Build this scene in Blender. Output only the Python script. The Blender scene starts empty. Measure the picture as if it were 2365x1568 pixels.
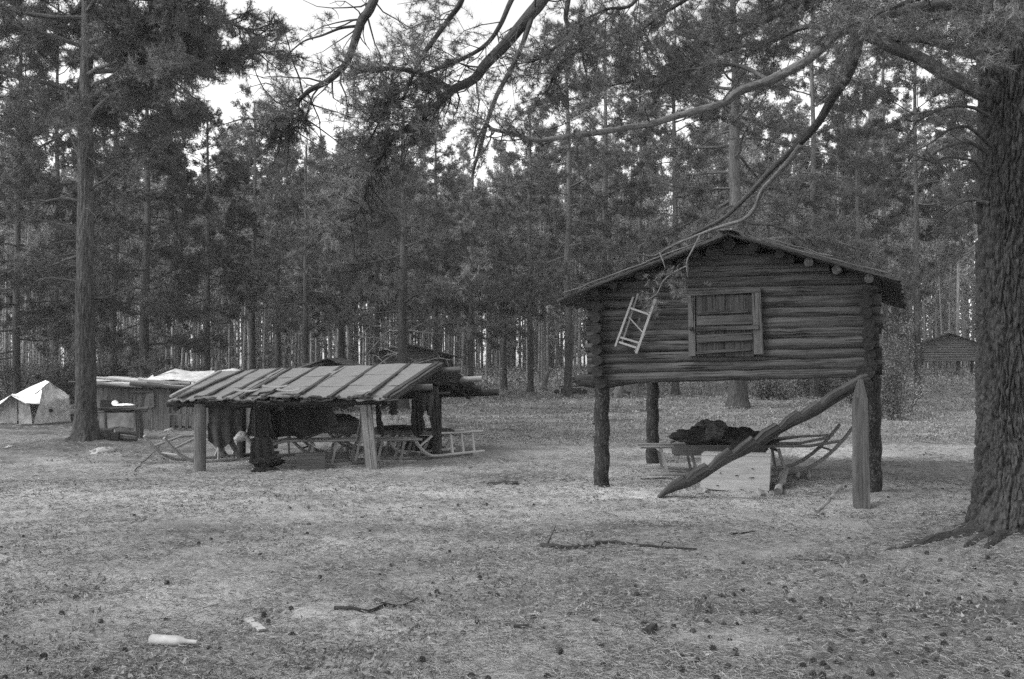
import bpy, math, random
import numpy as np
from math import sin, cos, pi, radians

S = bpy.context.scene
COL = S.collection
random.seed(7)
RNG = np.random.default_rng(7)

# ------------------------------------------------------------------ camera
F = 2299.0 / 2365.0          # focal length / image width
CAMZ = 1.75
PITCH = math.atan(51 / 2299.0)
cam = bpy.data.cameras.new('camera'); camo = bpy.data.objects.new('camera', cam); COL.objects.link(camo)
cam.sensor_width = 36.0; cam.lens = 36.0 * F; cam.clip_start = 0.1; cam.clip_end = 3000
camo.location = (0, 0, CAMZ); camo.rotation_euler = (radians(90) + PITCH, 0, 0)
S.camera = camo

# ------------------------------------------------------------------ sky, sun, exposure
SUN_EL, SUN_AZ = radians(46), radians(-112)      # azimuth from +Y, clockwise; light comes from the left
W = bpy.data.worlds.new('World'); S.world = W; W.use_nodes = True
nt = W.node_tree; nt.nodes.clear()
sky = nt.nodes.new('ShaderNodeTexSky'); sky.sky_type = 'NISHITA'; sky.sun_disc = False
sky.sun_elevation = SUN_EL; sky.sun_rotation = SUN_AZ; sky.air_density = 1.0; sky.dust_density = 1.5; sky.ozone_density = 0.5
bw = nt.nodes.new('ShaderNodeRGBToBW'); bg = nt.nodes.new('ShaderNodeBackground'); bg.inputs['Strength'].default_value = 0.15
wo = nt.nodes.new('ShaderNodeOutputWorld')
nt.links.new(sky.outputs[0], bw.inputs[0]); nt.links.new(bw.outputs[0], bg.inputs['Color']); nt.links.new(bg.outputs[0], wo.inputs[0])
sl = bpy.data.lights.new('sun', 'SUN'); so = bpy.data.objects.new('sun', sl); COL.objects.link(so)
sl.energy = 0.6; sl.angle = radians(22); sl.color = (1, 1, 1)
so.location = (-20, 5, 30)
dirv = np.array([sin(SUN_AZ) * cos(SUN_EL), cos(SUN_AZ) * cos(SUN_EL), sin(SUN_EL)])
from mathutils import Vector
so.rotation_euler = Vector(tuple(dirv)).to_track_quat('Z', 'Y').to_euler()
S.view_settings.view_transform = 'Standard'; S.view_settings.look = 'None'
S.view_settings.exposure = 1.58; S.view_settings.gamma = 1.0
S.cycles.max_bounces = 5; S.cycles.diffuse_bounces = 3; S.cycles.transparent_max_bounces = 4
S.cycles.use_denoising = False

# ------------------------------------------------------------------ noise
def _h(ix, iy, iz, seed):
    n = (ix.astype(np.int64) * 374761393 + iy.astype(np.int64) * 668265263 + iz.astype(np.int64) * 2147483647 + seed * 1274126177) & 0xffffffff
    n = ((n ^ (n >> 13)) * 1274126177) & 0xffffffff
    n = (n ^ (n >> 16)) & 0xffffffff
    n = (n * 2246822519) & 0xffffffff
    n = (n ^ (n >> 15)) & 0xffff
    return n / 65535.0
def vn(x, y, z=0.0, seed=0):
    x = np.asarray(x, float); y = np.asarray(y, float); z = np.asarray(z, float) + np.zeros_like(x)
    ix, iy, iz = np.floor(x), np.floor(y), np.floor(z)
    fx, fy, fz = x - ix, y - iy, z - iz
    fx, fy, fz = fx*fx*(3-2*fx), fy*fy*(3-2*fy), fz*fz*(3-2*fz)
    r = 0
    for a in (0, 1):
        for b in (0, 1):
            for c in (0, 1):
                r = r + _h(ix+a, iy+b, iz+c, seed) * (fx if a else 1-fx) * (fy if b else 1-fy) * (fz if c else 1-fz)
    return r
def fbm(x, y, z=0.0, seed=0, o=3):
    r = 0; a = .5; t = 0
    for k in range(o):
        r = r + a * vn(np.asarray(x)*2**k, np.asarray(y)*2**k, np.asarray(z)*2**k, seed + k*17); t += a; a *= .55
    return r / t
def ss(a, b, x):
    t = np.clip((np.asarray(x, float) - a) / (b - a), 0, 1); return t*t*(3-2*t)

# ------------------------------------------------------------------ ground height
def gh(x, y):
    x = np.asarray(x, float); y = np.asarray(y, float)
    h = .10*(fbm(x/7, y/7, 0, 3, 2) - .5) + .07*(fbm(x/1.9, y/1.9, 0, 5, 2) - .5) + .035*(vn(x/.45, y/.45, 0, 9) - .5) + .02*(vn(x/.16, y/.16, 0, 11) - .5)
    h = h * (1 - .5*ss(40, 80, y))
    h = h + .006*np.clip(y - 30, 0, 80) - .012*np.clip(y - 110, 0, 200)
    h = h + .10*ss(2.2, .5, np.hypot(x - 4.9, y - 13.2))
    h = h + .10*ss(1.6, .3, np.hypot(x - 5.1, y - 9.95)) + .10*ss(1.8, .2, np.hypot(x + 9.0, y - 21.2))
    return h
def g1(x, y): return float(gh(np.array([x]), np.array([y]))[0])

# pixel (in the 2365-wide view of the photograph) -> world
cP, sP = cos(PITCH), sin(PITCH)
def ray(px, py):
    x = (px - 1182.5) / 2299.0; u = (784 - py) / 2299.0
    return np.array([x, cP - u*sP, sP + u*cP])
def P(px, py, Y):
    r = ray(px, py); t = Y / r[1]; return np.array([r[0]*t, Y, CAMZ + r[2]*t])
def G(px, py):
    r = ray(px, py); t = -CAMZ / r[2]
    for _ in range(12):
        x, y = r[0]*t, r[1]*t; t = -(CAMZ - g1(x, y)) / r[2]
    return np.array([r[0]*t, r[1]*t, g1(r[0]*t, r[1]*t)])
def X(px, Y): return (px - 1182.5) / 2299.0 * Y
def on(x, y, dz=0.0): return np.array([x, y, g1(x, y) + dz])

# ------------------------------------------------------------------ materials (all grey: black-and-white film)
def mat_new(name):
    m = bpy.data.materials.new(name); m.use_nodes = True
    n = m.node_tree.nodes; l = m.node_tree.links
    b = n['Principled BSDF']; b.inputs['Roughness'].default_value = .85
    b.inputs['Specular IOR Level'].default_value = .25
    return m, n, l, b
def ramp(n, l, fac, stops):
    r = n.new('ShaderNodeValToRGB'); e = r.color_ramp.elements
    while len(e) < len(stops): e.new(.5)
    for k, (p, v) in enumerate(stops): e[k].position = p; e[k].color = (v, v, v, 1)
    l.new(fac, r.inputs[0]); return r.outputs[0]
def noise(n, l, vec, sc, det=3, rough=.55, dist=0.0):
    t = n.new('ShaderNodeTexNoise'); t.inputs['Scale'].default_value = sc; t.inputs['Detail'].default_value = det
    t.inputs['Roughness'].default_value = rough; t.inputs['Distortion'].default_value = dist
    l.new(vec, t.inputs['Vector']); return t.outputs[0]
def mapping(n, l, src, sc, loc=(0, 0, 0)):
    m = n.new('ShaderNodeMapping'); m.inputs['Scale'].default_value = sc; m.inputs['Location'].default_value = loc
    l.new(src, m.inputs['Vector']); return m.outputs[0]
def math_(n, l, op, a, b):
    m = n.new('ShaderNodeMath'); m.operation = op
    for k, v in enumerate((a, b)):
        if isinstance(v, (int, float)): m.inputs[k].default_value = v
        else: l.new(v, m.inputs[k])
    return m.outputs[0]
def bump(n, l, b, h, st, dist=.01):
    u = n.new('ShaderNodeBump'); u.inputs['Strength'].default_value = st; u.inputs['Distance'].default_value = dist
    l.new(h, u.inputs['Height']); l.new(u.outputs[0], b.inputs['Normal'])
_mc = {}
def wood(tone, contrast=.5, key='wood', grain=1.0):
    """weathered wood; UV is in metres, u along the grain"""
    k = (key, tone, contrast, grain)
    if k in _mc: return _mc[k]
    m, n, l, b = mat_new(key)
    tc = n.new('ShaderNodeTexCoord').outputs['UV']
    a = noise(n, l, mapping(n, l, tc, (1.2, 38*grain, 1)), 1.0, 5, .65)
    c = noise(n, l, mapping(n, l, tc, (1.5, 5, 1), (3, 9, 0)), 1.0, 3, .6)
    d = noise(n, l, mapping(n, l, tc, (5, 160*grain, 1), (7, 2, 0)), 1.0, 2, .5)
    s = math_(n, l, 'ADD', math_(n, l, 'MULTIPLY', a, .5), math_(n, l, 'ADD', math_(n, l, 'MULTIPLY', c, .35), math_(n, l, 'MULTIPLY', d, .15)))
    lo, hi = tone*(1-contrast), tone*(1+contrast)
    col = ramp(n, l, s, [(.30, lo*.55), (.42, lo), (.52, tone), (.68, hi)])
    nock = key in ('crate_wood', 'bleached_wood', 'weathered_roof_sheet', 'pale_sled_wood', 'sled_wood', 'pale_wood', 'fresh_wood')
    ck = ramp(n, l, noise(n, l, mapping(n, l, tc, (.9, 26*grain, 1), (11, 4, 0)), 1.0, 3, .6), [(.37, .15), (.405, 1.0)])
    cm = n.new('ShaderNodeMix'); cm.data_type = 'RGBA'; cm.blend_type = 'MULTIPLY'; cm.inputs[0].default_value = .15 if nock else 1; l.new(col, cm.inputs[6]); l.new(ck, cm.inputs[7]); col = cm.outputs[2]
    l.new(col, b.inputs['Base Color']); bump(n, l, b, s, .8, .012)
    _mc[k] = m; return m
def endgrain(tone):
    k = ('end', tone)
    if k in _mc: return _mc[k]
    m, n, l, b = mat_new('end_grain')
    tc = n.new('ShaderNodeTexCoord').outputs['Object']
    a = noise(n, l, tc, 28, 4, .7)
    col = ramp(n, l, a, [(.35, tone*.35), (.55, tone), (.7, tone*1.5)])
    l.new(col, b.inputs['Base Color']); bump(n, l, b, a, .7, .01)
    _mc[k] = m; return m
def bark(tone, key='bark', sx=22, sz=4, flecks=0.0, upper=0):
    k = (key, tone, sx, flecks)
    if k in _mc: return _mc[k]
    m, n, l, b = mat_new(key)
    tc = n.new('ShaderNodeTexCoord').outputs['UV']
    a = noise(n, l, mapping(n, l, tc, (sz, sx, 1)), 1.0, 5, .65, .6)
    c = noise(n, l, mapping(n, l, tc, (1.0, 3, 1), (5, 1, 0)), 1.0, 2)
    s = math_(n, l, 'ADD', math_(n, l, 'MULTIPLY', a, .7), math_(n, l, 'MULTIPLY', c, .3))
    col = ramp(n, l, s, [(.33, tone*.25), (.46, tone*.7), (.56, tone*1.15), (.7, tone*2.0)])
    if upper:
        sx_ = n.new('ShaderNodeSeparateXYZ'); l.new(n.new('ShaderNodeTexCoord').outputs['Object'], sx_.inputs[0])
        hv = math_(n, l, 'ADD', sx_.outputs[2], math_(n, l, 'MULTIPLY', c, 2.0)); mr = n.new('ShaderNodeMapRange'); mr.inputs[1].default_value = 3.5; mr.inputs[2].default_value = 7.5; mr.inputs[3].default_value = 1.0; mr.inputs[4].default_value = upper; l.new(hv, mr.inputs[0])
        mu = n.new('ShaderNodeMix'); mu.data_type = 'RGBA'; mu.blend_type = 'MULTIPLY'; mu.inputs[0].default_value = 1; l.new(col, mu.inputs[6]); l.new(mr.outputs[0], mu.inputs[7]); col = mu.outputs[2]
    if flecks:
        v = n.new('ShaderNodeTexNoise'); l.new(mapping(n, l, tc, (13, 26, 1)), v.inputs['Vector'])
        v.inputs['Scale'].default_value = 1.0; v.inputs['Detail'].default_value = 1.0; v.inputs['Distortion'].default_value = 1.8
        q = ramp(n, l, v.outputs[0], [(.60, 0.0), (.63, flecks)])
        mx = n.new('ShaderNodeMix'); mx.data_type = 'RGBA'; l.new(q, mx.inputs[0]); l.new(col, mx.inputs[6]); mx.inputs[7].default_value = (.17, .17, .17, 1)
        col = mx.outputs[2]
    l.new(col, b.inputs['Base Color']); bump(n, l, b, s, 1.0, .02)
    _mc[k] = m; return m
def cloth_mat(tone, key='fabric', sc=30, fur=False):
    k = (key, tone, fur)
    if k in _mc: return _mc[k]
    m, n, l, b = mat_new(key)
    tc = n.new('ShaderNodeTexCoord').outputs['Object']
    v = mapping(n, l, tc, (1, 1, .35)) if fur else tc
    a = noise(n, l, v, sc*(1.6 if fur else 1), 4, .7)
    c = noise(n, l, tc, 4, 3, .6)
    s = math_(n, l, 'ADD', math_(n, l, 'MULTIPLY', a, .35), math_(n, l, 'MULTIPLY', c, .65))
    col = ramp(n, l, s, [(.3, tone*.5), (.5, tone), (.7, tone*1.6)])
    l.new(col, b.inputs['Base Color']); bump(n, l, b, s, .6, .02)
    b.inputs['Roughness'].default_value = .95
    _mc[k] = m; return m
def foliage_mat(tone, key):
    if key in _mc: return _mc[key]
    m, n, l, b = mat_new(key)
    tc = n.new('ShaderNodeTexCoord').outputs['Object']
    c = noise(n, l, tc, 1.1, 3, .6)
    inf = n.new('ShaderNodeObjectInfo').outputs['Random']
    col = ramp(n, l, c, [(.3, tone*.55), (.5, tone), (.68, tone*1.7)])
    mx = n.new('ShaderNodeMix'); mx.data_type = 'RGBA'; mx.blend_type = 'MULTIPLY'; mx.inputs[0].default_value = 1
    l.new(col, mx.inputs[6]); l.new(ramp(n, l, inf, [(0, .7), (1, 1.3)]), mx.inputs[7])
    l.new(mx.outputs[2], b.inputs['Base Color']); b.inputs['Roughness'].default_value = .6
    _mc[key] = m; return m

# ------------------------------------------------------------------ mesh builder
def nrm(v):
    v = np.asarray(v, float); return v / (np.linalg.norm(v, axis=-1, keepdims=True) + 1e-12)
class MB:
    def __init__(s): s.v = []; s.f = []; s.uv = []; s.m = []; s.sm = []; s.n = 0
    def add(s, V, Fs, UV, m=0, smooth=True):
        """V (n,3); Fs list of index tuples; UV list of per-face uv tuples"""
        s.v.append(np.asarray(V, float)); 
        for f, u in zip(Fs, UV): s.f.append(tuple(i + s.n for i in f)); s.uv.extend(u); s.m.append(m); s.sm.append(smooth)
        s.n += len(V); return s
    def tube(s, pts, rad, ns=10, m=0, capm=None, jit=0.0, seed=0, caps=True, squash=None, endcup=0.0):
        pts = np.asarray(pts, float); k = len(pts); rad = np.broadcast_to(np.asarray(rad, float), (k,))
        t = np.gradient(pts, axis=0); t = nrm(t)
        ref = np.array([0, 0, 1.]) if abs(t[0][2]) < .9 else np.array([1., 0, 0])
        a = nrm(np.cross(t[0], ref)); A = []
        for i in range(k):
            a = nrm(a - t[i]*np.dot(a, t[i])); A.append(a)
        A = np.array(A); B = np.cross(t, A)
        th = np.arange(ns)/ns*2*pi
        ln = np.concatenate([[0], np.cumsum(np.linalg.norm(np.diff(pts, axis=0), axis=1))])
        R = rad[:, None]*np.ones((1, ns))
        if jit:
            R = R*(1 + jit*2*(fbm(np.cos(th)[None]*1.3 + ln[:, None]*1.1, np.sin(th)[None]*1.3 + seed*3.7, ln[:, None]*.6, seed, 2) - .5))
        sq = squash or (1, 1)
        V = pts[:, None] + R[..., None]*(A[:, None]*np.cos(th)[None, :, None]*sq[0] + B[:, None]*np.sin(th)[None, :, None]*sq[1])
        V = V.reshape(-1, 3); Fs = []; UV = []; off = seed*1.37 % 17
        r0 = max(rad.max(), .002)
        for i in range(k-1):
            for j in range(ns):
                j2 = (j+1) % ns
                Fs.append((i*ns+j, i*ns+j2, (i+1)*ns+j2, (i+1)*ns+j))
                v0, v1 = off + j/ns*2*pi*r0, off + (j+1)/ns*2*pi*r0
                UV.append(((ln[i]+off, v0), (ln[i]+off, v1), (ln[i+1]+off, v1), (ln[i+1]+off, v0)))
        s.add(V, Fs, UV, m, True)
        if caps:
            for e, i in ((0, 0), (1, k-1)):
                ring = V[i*ns:(i+1)*ns]; c = ring.mean(0) + (t[i]*(endcup if e else -endcup))
                VV = np.vstack([ring, c[None]])
                Fs = [((j+1) % ns, j, ns) if e == 0 else (j, (j+1) % ns, ns) for j in range(ns)]
                s.add(VV, Fs, [((0, 0), (0, .02), (.02, 0))]*ns, m if capm is None else capm, False)
        return s
    def log(s, p0, p1, r0, r1=None, ns=14, m=0, capm=1, jit=.12, seed=None, bend=.008, seg=None, squash=None):
        p0 = np.asarray(p0, float); p1 = np.asarray(p1, float); r1 = r0 if r1 is None else r1
        seed = random.randint(0, 9999) if seed is None else seed
        L = np.linalg.norm(p1-p0); k = seg or max(3, int(L/.25)+2); u = np.linspace(0, 1, k)
        pts = p0 + (p1-p0)*u[:, None]
        rg = np.random.default_rng(seed)
        pts[1:-1] += rg.normal(0, bend, (k-2, 3)) * .5; pts[:, 2] += bend*np.sin(u*pi)*rg.uniform(-1.5, 1.5)
        return s.tube(pts, r0 + (r1-r0)*u, ns, m, capm, jit, seed, squash=squash)
    def plank(s, p0, p1, w, t, side=None, m=0, jit=.0, wend=None, nseg=1, warp=0.0):
        """board from p0 to p1; side = direction of the width"""
        p0 = np.asarray(p0, float); p1 = np.asarray(p1, float); d = nrm(p1-p0)
        sd = np.array([0, 0, 1.]) if side is None else np.asarray(side, float)
        sd = nrm(sd - d*np.dot(sd, d)); nn = np.cross(d, sd); L = np.linalg.norm(p1-p0)
        off = random.random()*20; V = []; wend = w if wend is None else wend
        for i in range(nseg+1):
            u = i/nseg; ww = (w + (wend-w)*u)*(1 + random.uniform(-jit, jit)); c = p0 + (p1-p0)*u + nn*random.uniform(-warp, warp)
            for a, b in ((-1, -1), (1, -1), (1, 1), (-1, 1)): V.append(c + sd*a*ww/2 + nn*b*t/2)
        V = np.array(V); per = [0, w, w+t, 2*w+t, 2*w+2*t]
        for j in range(4):
            Fs = []; UV = []
            for i in range(nseg):
                a, b = i*4+j, i*4+(j+1) % 4
                Fs.append((a, b, b+4, a+4)); u0, u1 = off+L*i/nseg, off+L*(i+1)/nseg
                UV.append(((u0, per[j]+off), (u0, per[j+1]+off), (u1, per[j+1]+off), (u1, per[j]+off)))
            s.add(V, Fs, UV, m, False) if False else s._quads(V, Fs, UV, m)
        s._quads(V, [(3, 2, 1, 0), (nseg*4, nseg*4+1, nseg*4+2, nseg*4+3)], [((off, 0), (off, w), (off+.02, w), (off+.02, 0))]*2, m)
        return s
    def _quads(s, V, Fs, UV, m):
        ids = sorted({i for f in Fs for i in f}); mp = {i: k for k, i in enumerate(ids)}
        s.add(V[ids], [tuple(mp[i] for i in f) for f in Fs], UV, m, False)
    def grid(s, Pn, m=0, thick=0.0, smooth=True, uvs=1.0):
        """Pn (a,b,3) sheet; thick>0 gives it a back face offset along the normal"""
        a, b = Pn.shape[:2]
        def sheet(Q, flip):
            Fs = []; UV = []
            for i in range(a-1):
                for j in range(b-1):
                    f = (i*b+j, i*b+j+1, (i+1)*b+j+1, (i+1)*b+j); u = ((i*uvs/a, j*uvs/b), (i*uvs/a, (j+1)*uvs/b), ((i+1)*uvs/a, (j+1)*uvs/b), ((i+1)*uvs/a, j*uvs/b))
                    Fs.append(f[::-1] if flip else f); UV.append(u[::-1] if flip else u)
            s.add(Q.reshape(-1, 3), Fs, UV, m, smooth)
        sheet(Pn, False)
        if thick:
            du = np.gradient(Pn, axis=0); dv = np.gradient(Pn, axis=1); N = nrm(np.cross(du, dv)); Q = Pn - N*thick
            sheet(Q, True)
            edge = [(0, j) for j in range(b)] + [(i, b-1) for i in range(1, a)] + [(a-1, j) for j in range(b-2, -1, -1)] + [(i, 0) for i in range(a-2, -1, -1)]
            E = np.array([Pn[e] for e in edge]); E2 = np.array([Q[e] for e in edge]); V = np.vstack([E, E2]); k = len(edge)
            s.add(V, [(i+1, i, i+k, i+k+1) for i in range(k-1)], [((0, 0), (0, .1), (.02, .1), (.02, 0))]*(k-1), m, False)
        return s
    def build(s, name, mats, parent=None, loc=None):
        me = bpy.data.meshes.new(name)
        V = np.vstack(s.v)
        if loc is not None: V = V - np.asarray(loc)
        me.from_pydata(V.tolist(), [], s.f)
        if not isinstance(mats, (list, tuple)): mats = [mats]
        for x in mats: me.materials.append(x)
        uv = me.uv_layers.new(name='UVMap'); uv.data.foreach_set('uv', np.array(s.uv, dtype=np.float32).ravel())
        me.polygons.foreach_set('material_index', [min(i, len(mats)-1) for i in s.m]); me.polygons.foreach_set('use_smooth', s.sm)
        me.update()
        o = bpy.data.objects.new(name, me); COL.objects.link(o)
        if parent is not None: o.parent = parent
        elif loc is not None: o.location = tuple(loc)
        return o
def tris_obj(name, V, T, mat, parent=None, loc=None):
    me = bpy.data.meshes.new(name); V = np.ascontiguousarray(V, dtype=np.float32); T = np.ascontiguousarray(T, dtype=np.int32)
    if loc is not None: V = V - np.asarray(loc, dtype=np.float32)
    k = T.shape[1]
    me.vertices.add(len(V)); me.vertices.foreach_set('co', V.ravel()); me.loops.add(T.size); me.loops.foreach_set('vertex_index', T.ravel())
    me.polygons.add(len(T)); me.polygons.foreach_set('loop_start', np.arange(0, T.size, k, dtype=np.int32)); me.polygons.foreach_set('loop_total', np.full(len(T), k, np.int32))
    me.materials.append(mat); me.update(calc_edges=True)
    o = bpy.data.objects.new(name, me); COL.objects.link(o)
    if parent is not None: o.parent = parent
    elif loc is not None: o.location = tuple(float(c) for c in loc)
    return o
def tag(o, label=None, cat=None, group=None, kind=None):
    if label: o['label'] = label
    if cat: o['category'] = cat
    if group: o['group'] = group
    if kind: o['kind'] = kind
    return o
def thing(name, loc, label, cat, group=None):
    o = bpy.data.objects.new(name, None); COL.objects.link(o); o.location = tuple(float(c) for c in loc); o.empty_display_size = .2
    return tag(o, label, cat, group)
def part(mb, name, mats, th, label=None):
    """mesh in world coordinates, re-based on its thing (things carry no rotation)"""
    L = np.array(th.location); o = mb.build(name, mats, th, loc=L)
    if th.parent is not None: pass
    if label: o['label'] = label
    return o
def sub(mb, name, mats, prt, th):
    o = mb.build(name, mats, prt, loc=np.array(th.location)); return o
def solo(mb, name, mats, loc, label, cat, group=None, kind=None):
    o = mb.build(name, mats, None, loc=loc); return tag(o, label, cat, group, kind)

# ------------------------------------------------------------------ ground sheet
def build_ground():
    dense = np.radians(np.arange(-34, 34.01, .105)); rest = np.radians(np.concatenate([np.arange(36, 324, 4.0)]))
    ang = np.concatenate([dense, rest]); n = len(ang)
    iy = np.linspace(1/4.2, 1/40, 420); rad = np.concatenate([[.3, 1, 2, 3, 3.7], 1/iy, np.geomspace(41, 1500, 70)])
    Rr, Aa = np.meshgrid(rad, ang, indexing='ij'); x = Rr*np.sin(Aa); y = Rr*np.cos(Aa); z = gh(x, y)
    V = np.stack([x, y, z], -1).reshape(-1, 3); k = len(rad)
    i, j = np.meshgrid(np.arange(k-1), np.arange(n), indexing='ij'); j2 = (j+1) % n
    Q = np.stack([i*n+j, (i+1)*n+j, (i+1)*n+j2, i*n+j2], -1).reshape(-1, 4)
    m, nn, l, b = mat_new('forest_floor')
    at = nn.new('ShaderNodeAttribute'); at.attribute_name = 'tone'
    geo = nn.new('ShaderNodeNewGeometry').outputs['Position']
    a = noise(nn, l, mapping(nn, l, geo, (1, 1, 1)), 7, 4, .7)
    c = noise(nn, l, mapping(nn, l, geo, (45, 22, 1)), 1.0, 5, .75)
    d = noise(nn, l, geo, 2.0, 3, .6)
    f = noise(nn, l, mapping(nn, l, geo, (160, 90, 1)), 1.0, 2, .6)
    s = math_(nn, l, 'ADD', math_(nn, l, 'MULTIPLY', a, .25), math_(nn, l, 'ADD', math_(nn, l, 'MULTIPLY', c, .35), math_(nn, l, 'ADD', math_(nn, l, 'MULTIPLY', d, .15), math_(nn, l, 'MULTIPLY', f, .25))))
    r = ramp(nn, l, s, [(.36, .42), (.46, .82), (.52, 1.06), (.64, 1.6)])
    mx = nn.new('ShaderNodeMix'); mx.data_type = 'RGBA'; mx.blend_type = 'MULTIPLY'; mx.inputs[0].default_value = 1
    l.new(at.outputs['Color'], mx.inputs[6]); l.new(r, mx.inputs[7]); l.new(mx.outputs[2], b.inputs['Base Color'])
    bump(nn, l, b, s, 1.0, .03); b.inputs['Roughness'].default_value = 1; b.inputs['Specular IOR Level'].default_value = .1
    o = tris_obj('ground', V, Q, m); tag(o, kind='structure')
    for p in o.data.polygons: pass
    o.data.polygons.foreach_set('use_smooth', [True]*len(Q))
    # tone: trodden pale sand and lichen, darker litter, shrubby floor
    nz = fbm(x/1.6, y/.8, 0, 21, 3); nl = fbm(x/4, y/2, 0, 31, 2)
    t = .215 + .14*(nl - .5) + .26*(nz-.5)
    yy = y + 1.4*(fbm(x/3, y/3, 0, 41, 2) - .5)
    t = t + .10*np.exp(-((yy-12.9)/1.9)**2)*ss(4.5, 1.5, x)                 # bare band in front of the shed
    t = t + .10*np.exp(-((yy-19.4-.08*x)/1.0)**2)*ss(-1, 2, x)              # path behind the storehouse
    t = t + .05*np.exp(-((yy-14.6)/1.4)**2)*ss(0, 2, x)*ss(5.6, 4.6, x)
    t = t - .07*np.exp(-((yy-16.5)/1.3)**2)*ss(5, 6, x)
    t = t - .075*ss(10.4, 7.5, y)*ss(-1.5, 2.5, x) - .05*ss(19.5, 23, y)
    t = t - .04*np.exp(-((yy-19)/2.2)**2)*ss(-5, -7, x)
    t = t - .07*ss(2.2, .6, np.hypot(x-4.9, y-9.6))
    t = t*(1+.35*(fbm(x/.35, y/.25, 0, 51, 3)-.5))
    t = np.clip(t, .06, .42)
    ca = o.data.color_attributes.new('tone', 'FLOAT_COLOR', 'POINT')
    c4 = np.ones((t.size, 4), np.float32); c4[:, :3] = t.reshape(-1, 1); ca.data.foreach_set('color', c4.ravel())
    return o
build_ground()
exec_marker = 1

# ------------------------------------------------------------------ litter, shrubs, cones
def frustum_pts(n, y0, y1, rg, power=1.0, lim=.56):
    y = (y0**-power + (y1**-power - y0**-power)*rg.random(n))**(-1/power) if power else y0 + (y1-y0)*rg.random(n)
    return (rg.random(n)*2-1)*lim*y, y
def strips(x, y, z, ang, ln, w, tilt, curl=0.0):
    """flat little strips of 2 quads"""
    d = np.stack([np.cos(ang)*np.cos(tilt), np.sin(ang)*np.cos(tilt), np.sin(tilt)], -1); sd = np.stack([-np.sin(ang), np.cos(ang), 0*ang], -1)
    c = np.stack([x, y, z], -1); up = np.array([0, 0, 1.])
    a = c - d*ln[:, None]/2; m = c + sd*(curl*ln)[:, None] + up*(ln*.08)[:, None]; e = c + d*ln[:, None]/2
    w = w[:, None]*.5; side = sd*.7 + up*.7
    V = np.stack([a-side*w, a+side*w, m+side*w, m-side*w, e+side*w*.6, e-side*w*.6], 1).reshape(-1, 3)
    b = np.arange(len(x))[:, None]*6
    Q = np.concatenate([b+np.array([0, 1, 2, 3]), b+np.array([3, 2, 4, 5])], 0); return V, Q
def plain(name, v, rough=.9):
    k = ('plain', name, v)
    if k in _mc: return _mc[k]
    m, n, l, b = mat_new(name); tc = n.new('ShaderNodeTexCoord').outputs['Object']
    l.new(ramp(n, l, noise(n, l, tc, 9, 3), [(.3, v*.6), (.5, v), (.7, v*1.35)]), b.inputs['Base Color']); b.inputs['Roughness'].default_value = rough
    _mc[k] = m; return m
rg = np.random.default_rng(11)
def litter(name, n, y0, y1, tone, l0, l1, w, seed, tl=.25, power=.7):
    r = np.random.default_rng(seed); x, y = frustum_pts(n, y0, y1, r, power)
    keep = fbm(x/.7, y/.7, 0, seed, 2) + .3*r.random(n) > .5
    x, y = x[keep], y[keep]; k = len(x)
    V, Q = strips(x, y, gh(x, y) + .006 + .008*r.random(k), r.random(k)*2*pi, r.uniform(l0, l1, k), w*(.7+.6*r.random(k))*np.clip(y/7, 1, 3), r.normal(0, tl, k), r.normal(0, .12, k))
    o = tris_obj(name, V, Q, plain(name, tone)); tag(o, 'litter', kind='stuff'); return o
tag(litter('needle_litter', 80000, 4.6, 15, .24, .03, .10, .0024, 1, .3), 'pale dry pine needles and grass lying over the forest floor', 'litter', kind='stuff')
tag(litter('coarse_litter', 42000, 13.5, 27, .24, .05, .16, .0022, 8, .25, .6), 'pale dry grass and twigs lying over the farther clearing', 'litter', kind='stuff')
tag(litter('dark_needle_litter', 60000, 4.6, 15, .07, .03, .08, .0032, 2, .3), 'dark old pine needles lying over the forest floor', 'litter', kind='stuff')
def shrubs(name, n, y0, y1, tone, hgt, seed, lab, fn=None, lim=.6, leaf=.022, per=14, power=.6):
    r = np.random.default_rng(seed); x, y = frustum_pts(n, y0, y1, r, power, lim)
    if fn is not None:
        k = fn(x, y, r); x, y = x[k], y[k]
    n = len(x); z = gh(x, y); h = hgt*(.4+.9*fbm(x/1.3, y/1.3, 0, seed, 2))
    c = np.repeat(np.stack([x, y, z], -1), per, 0); hh = np.repeat(h, per); m = len(c)
    c[:, 0] += r.normal(0, .07, m); c[:, 1] += r.normal(0, .07, m); c[:, 2] += hh*r.random(m)
    s = leaf*(.6+.8*r.random(m))*np.clip(np.repeat(y, per)/20, .6, 3)
    d = nrm(r.normal(0, 1, (m, 3)) + [0, 0, .4]); e = nrm(np.cross(d, r.normal(0, 1, (m, 3))))
    V = np.stack([c - e*s[:, None]*.5, c + e*s[:, None]*.5, c + d*s[:, None]*1.5], 1).reshape(-1, 3)
    o = tris_obj(name, V, np.arange(3*m).reshape(-1, 3), foliage_mat(tone, name)); tag(o, lab, 'ground cover', kind='stuff')
shrubs('ground_cover', 11000, 19, 62, .20, .10, 5, 'low leafy ground cover of berry shrubs between the clearing and the forest',
       lambda x, y, r: (y > 21.3 + .06*x + r.normal(0, 1.1, len(x))) & ((x > -3.5) | (y > 30)))
shrubs('moss_tufts', 2600, 5, 19, .13, .028, 6, 'small tufts of dry grass and moss on the trodden ground',
       lambda x, y, r: fbm(x/1.2, y/1.2, 0, 77, 2) > .56, leaf=.03, per=10)
def shrub_strip(): pass

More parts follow.
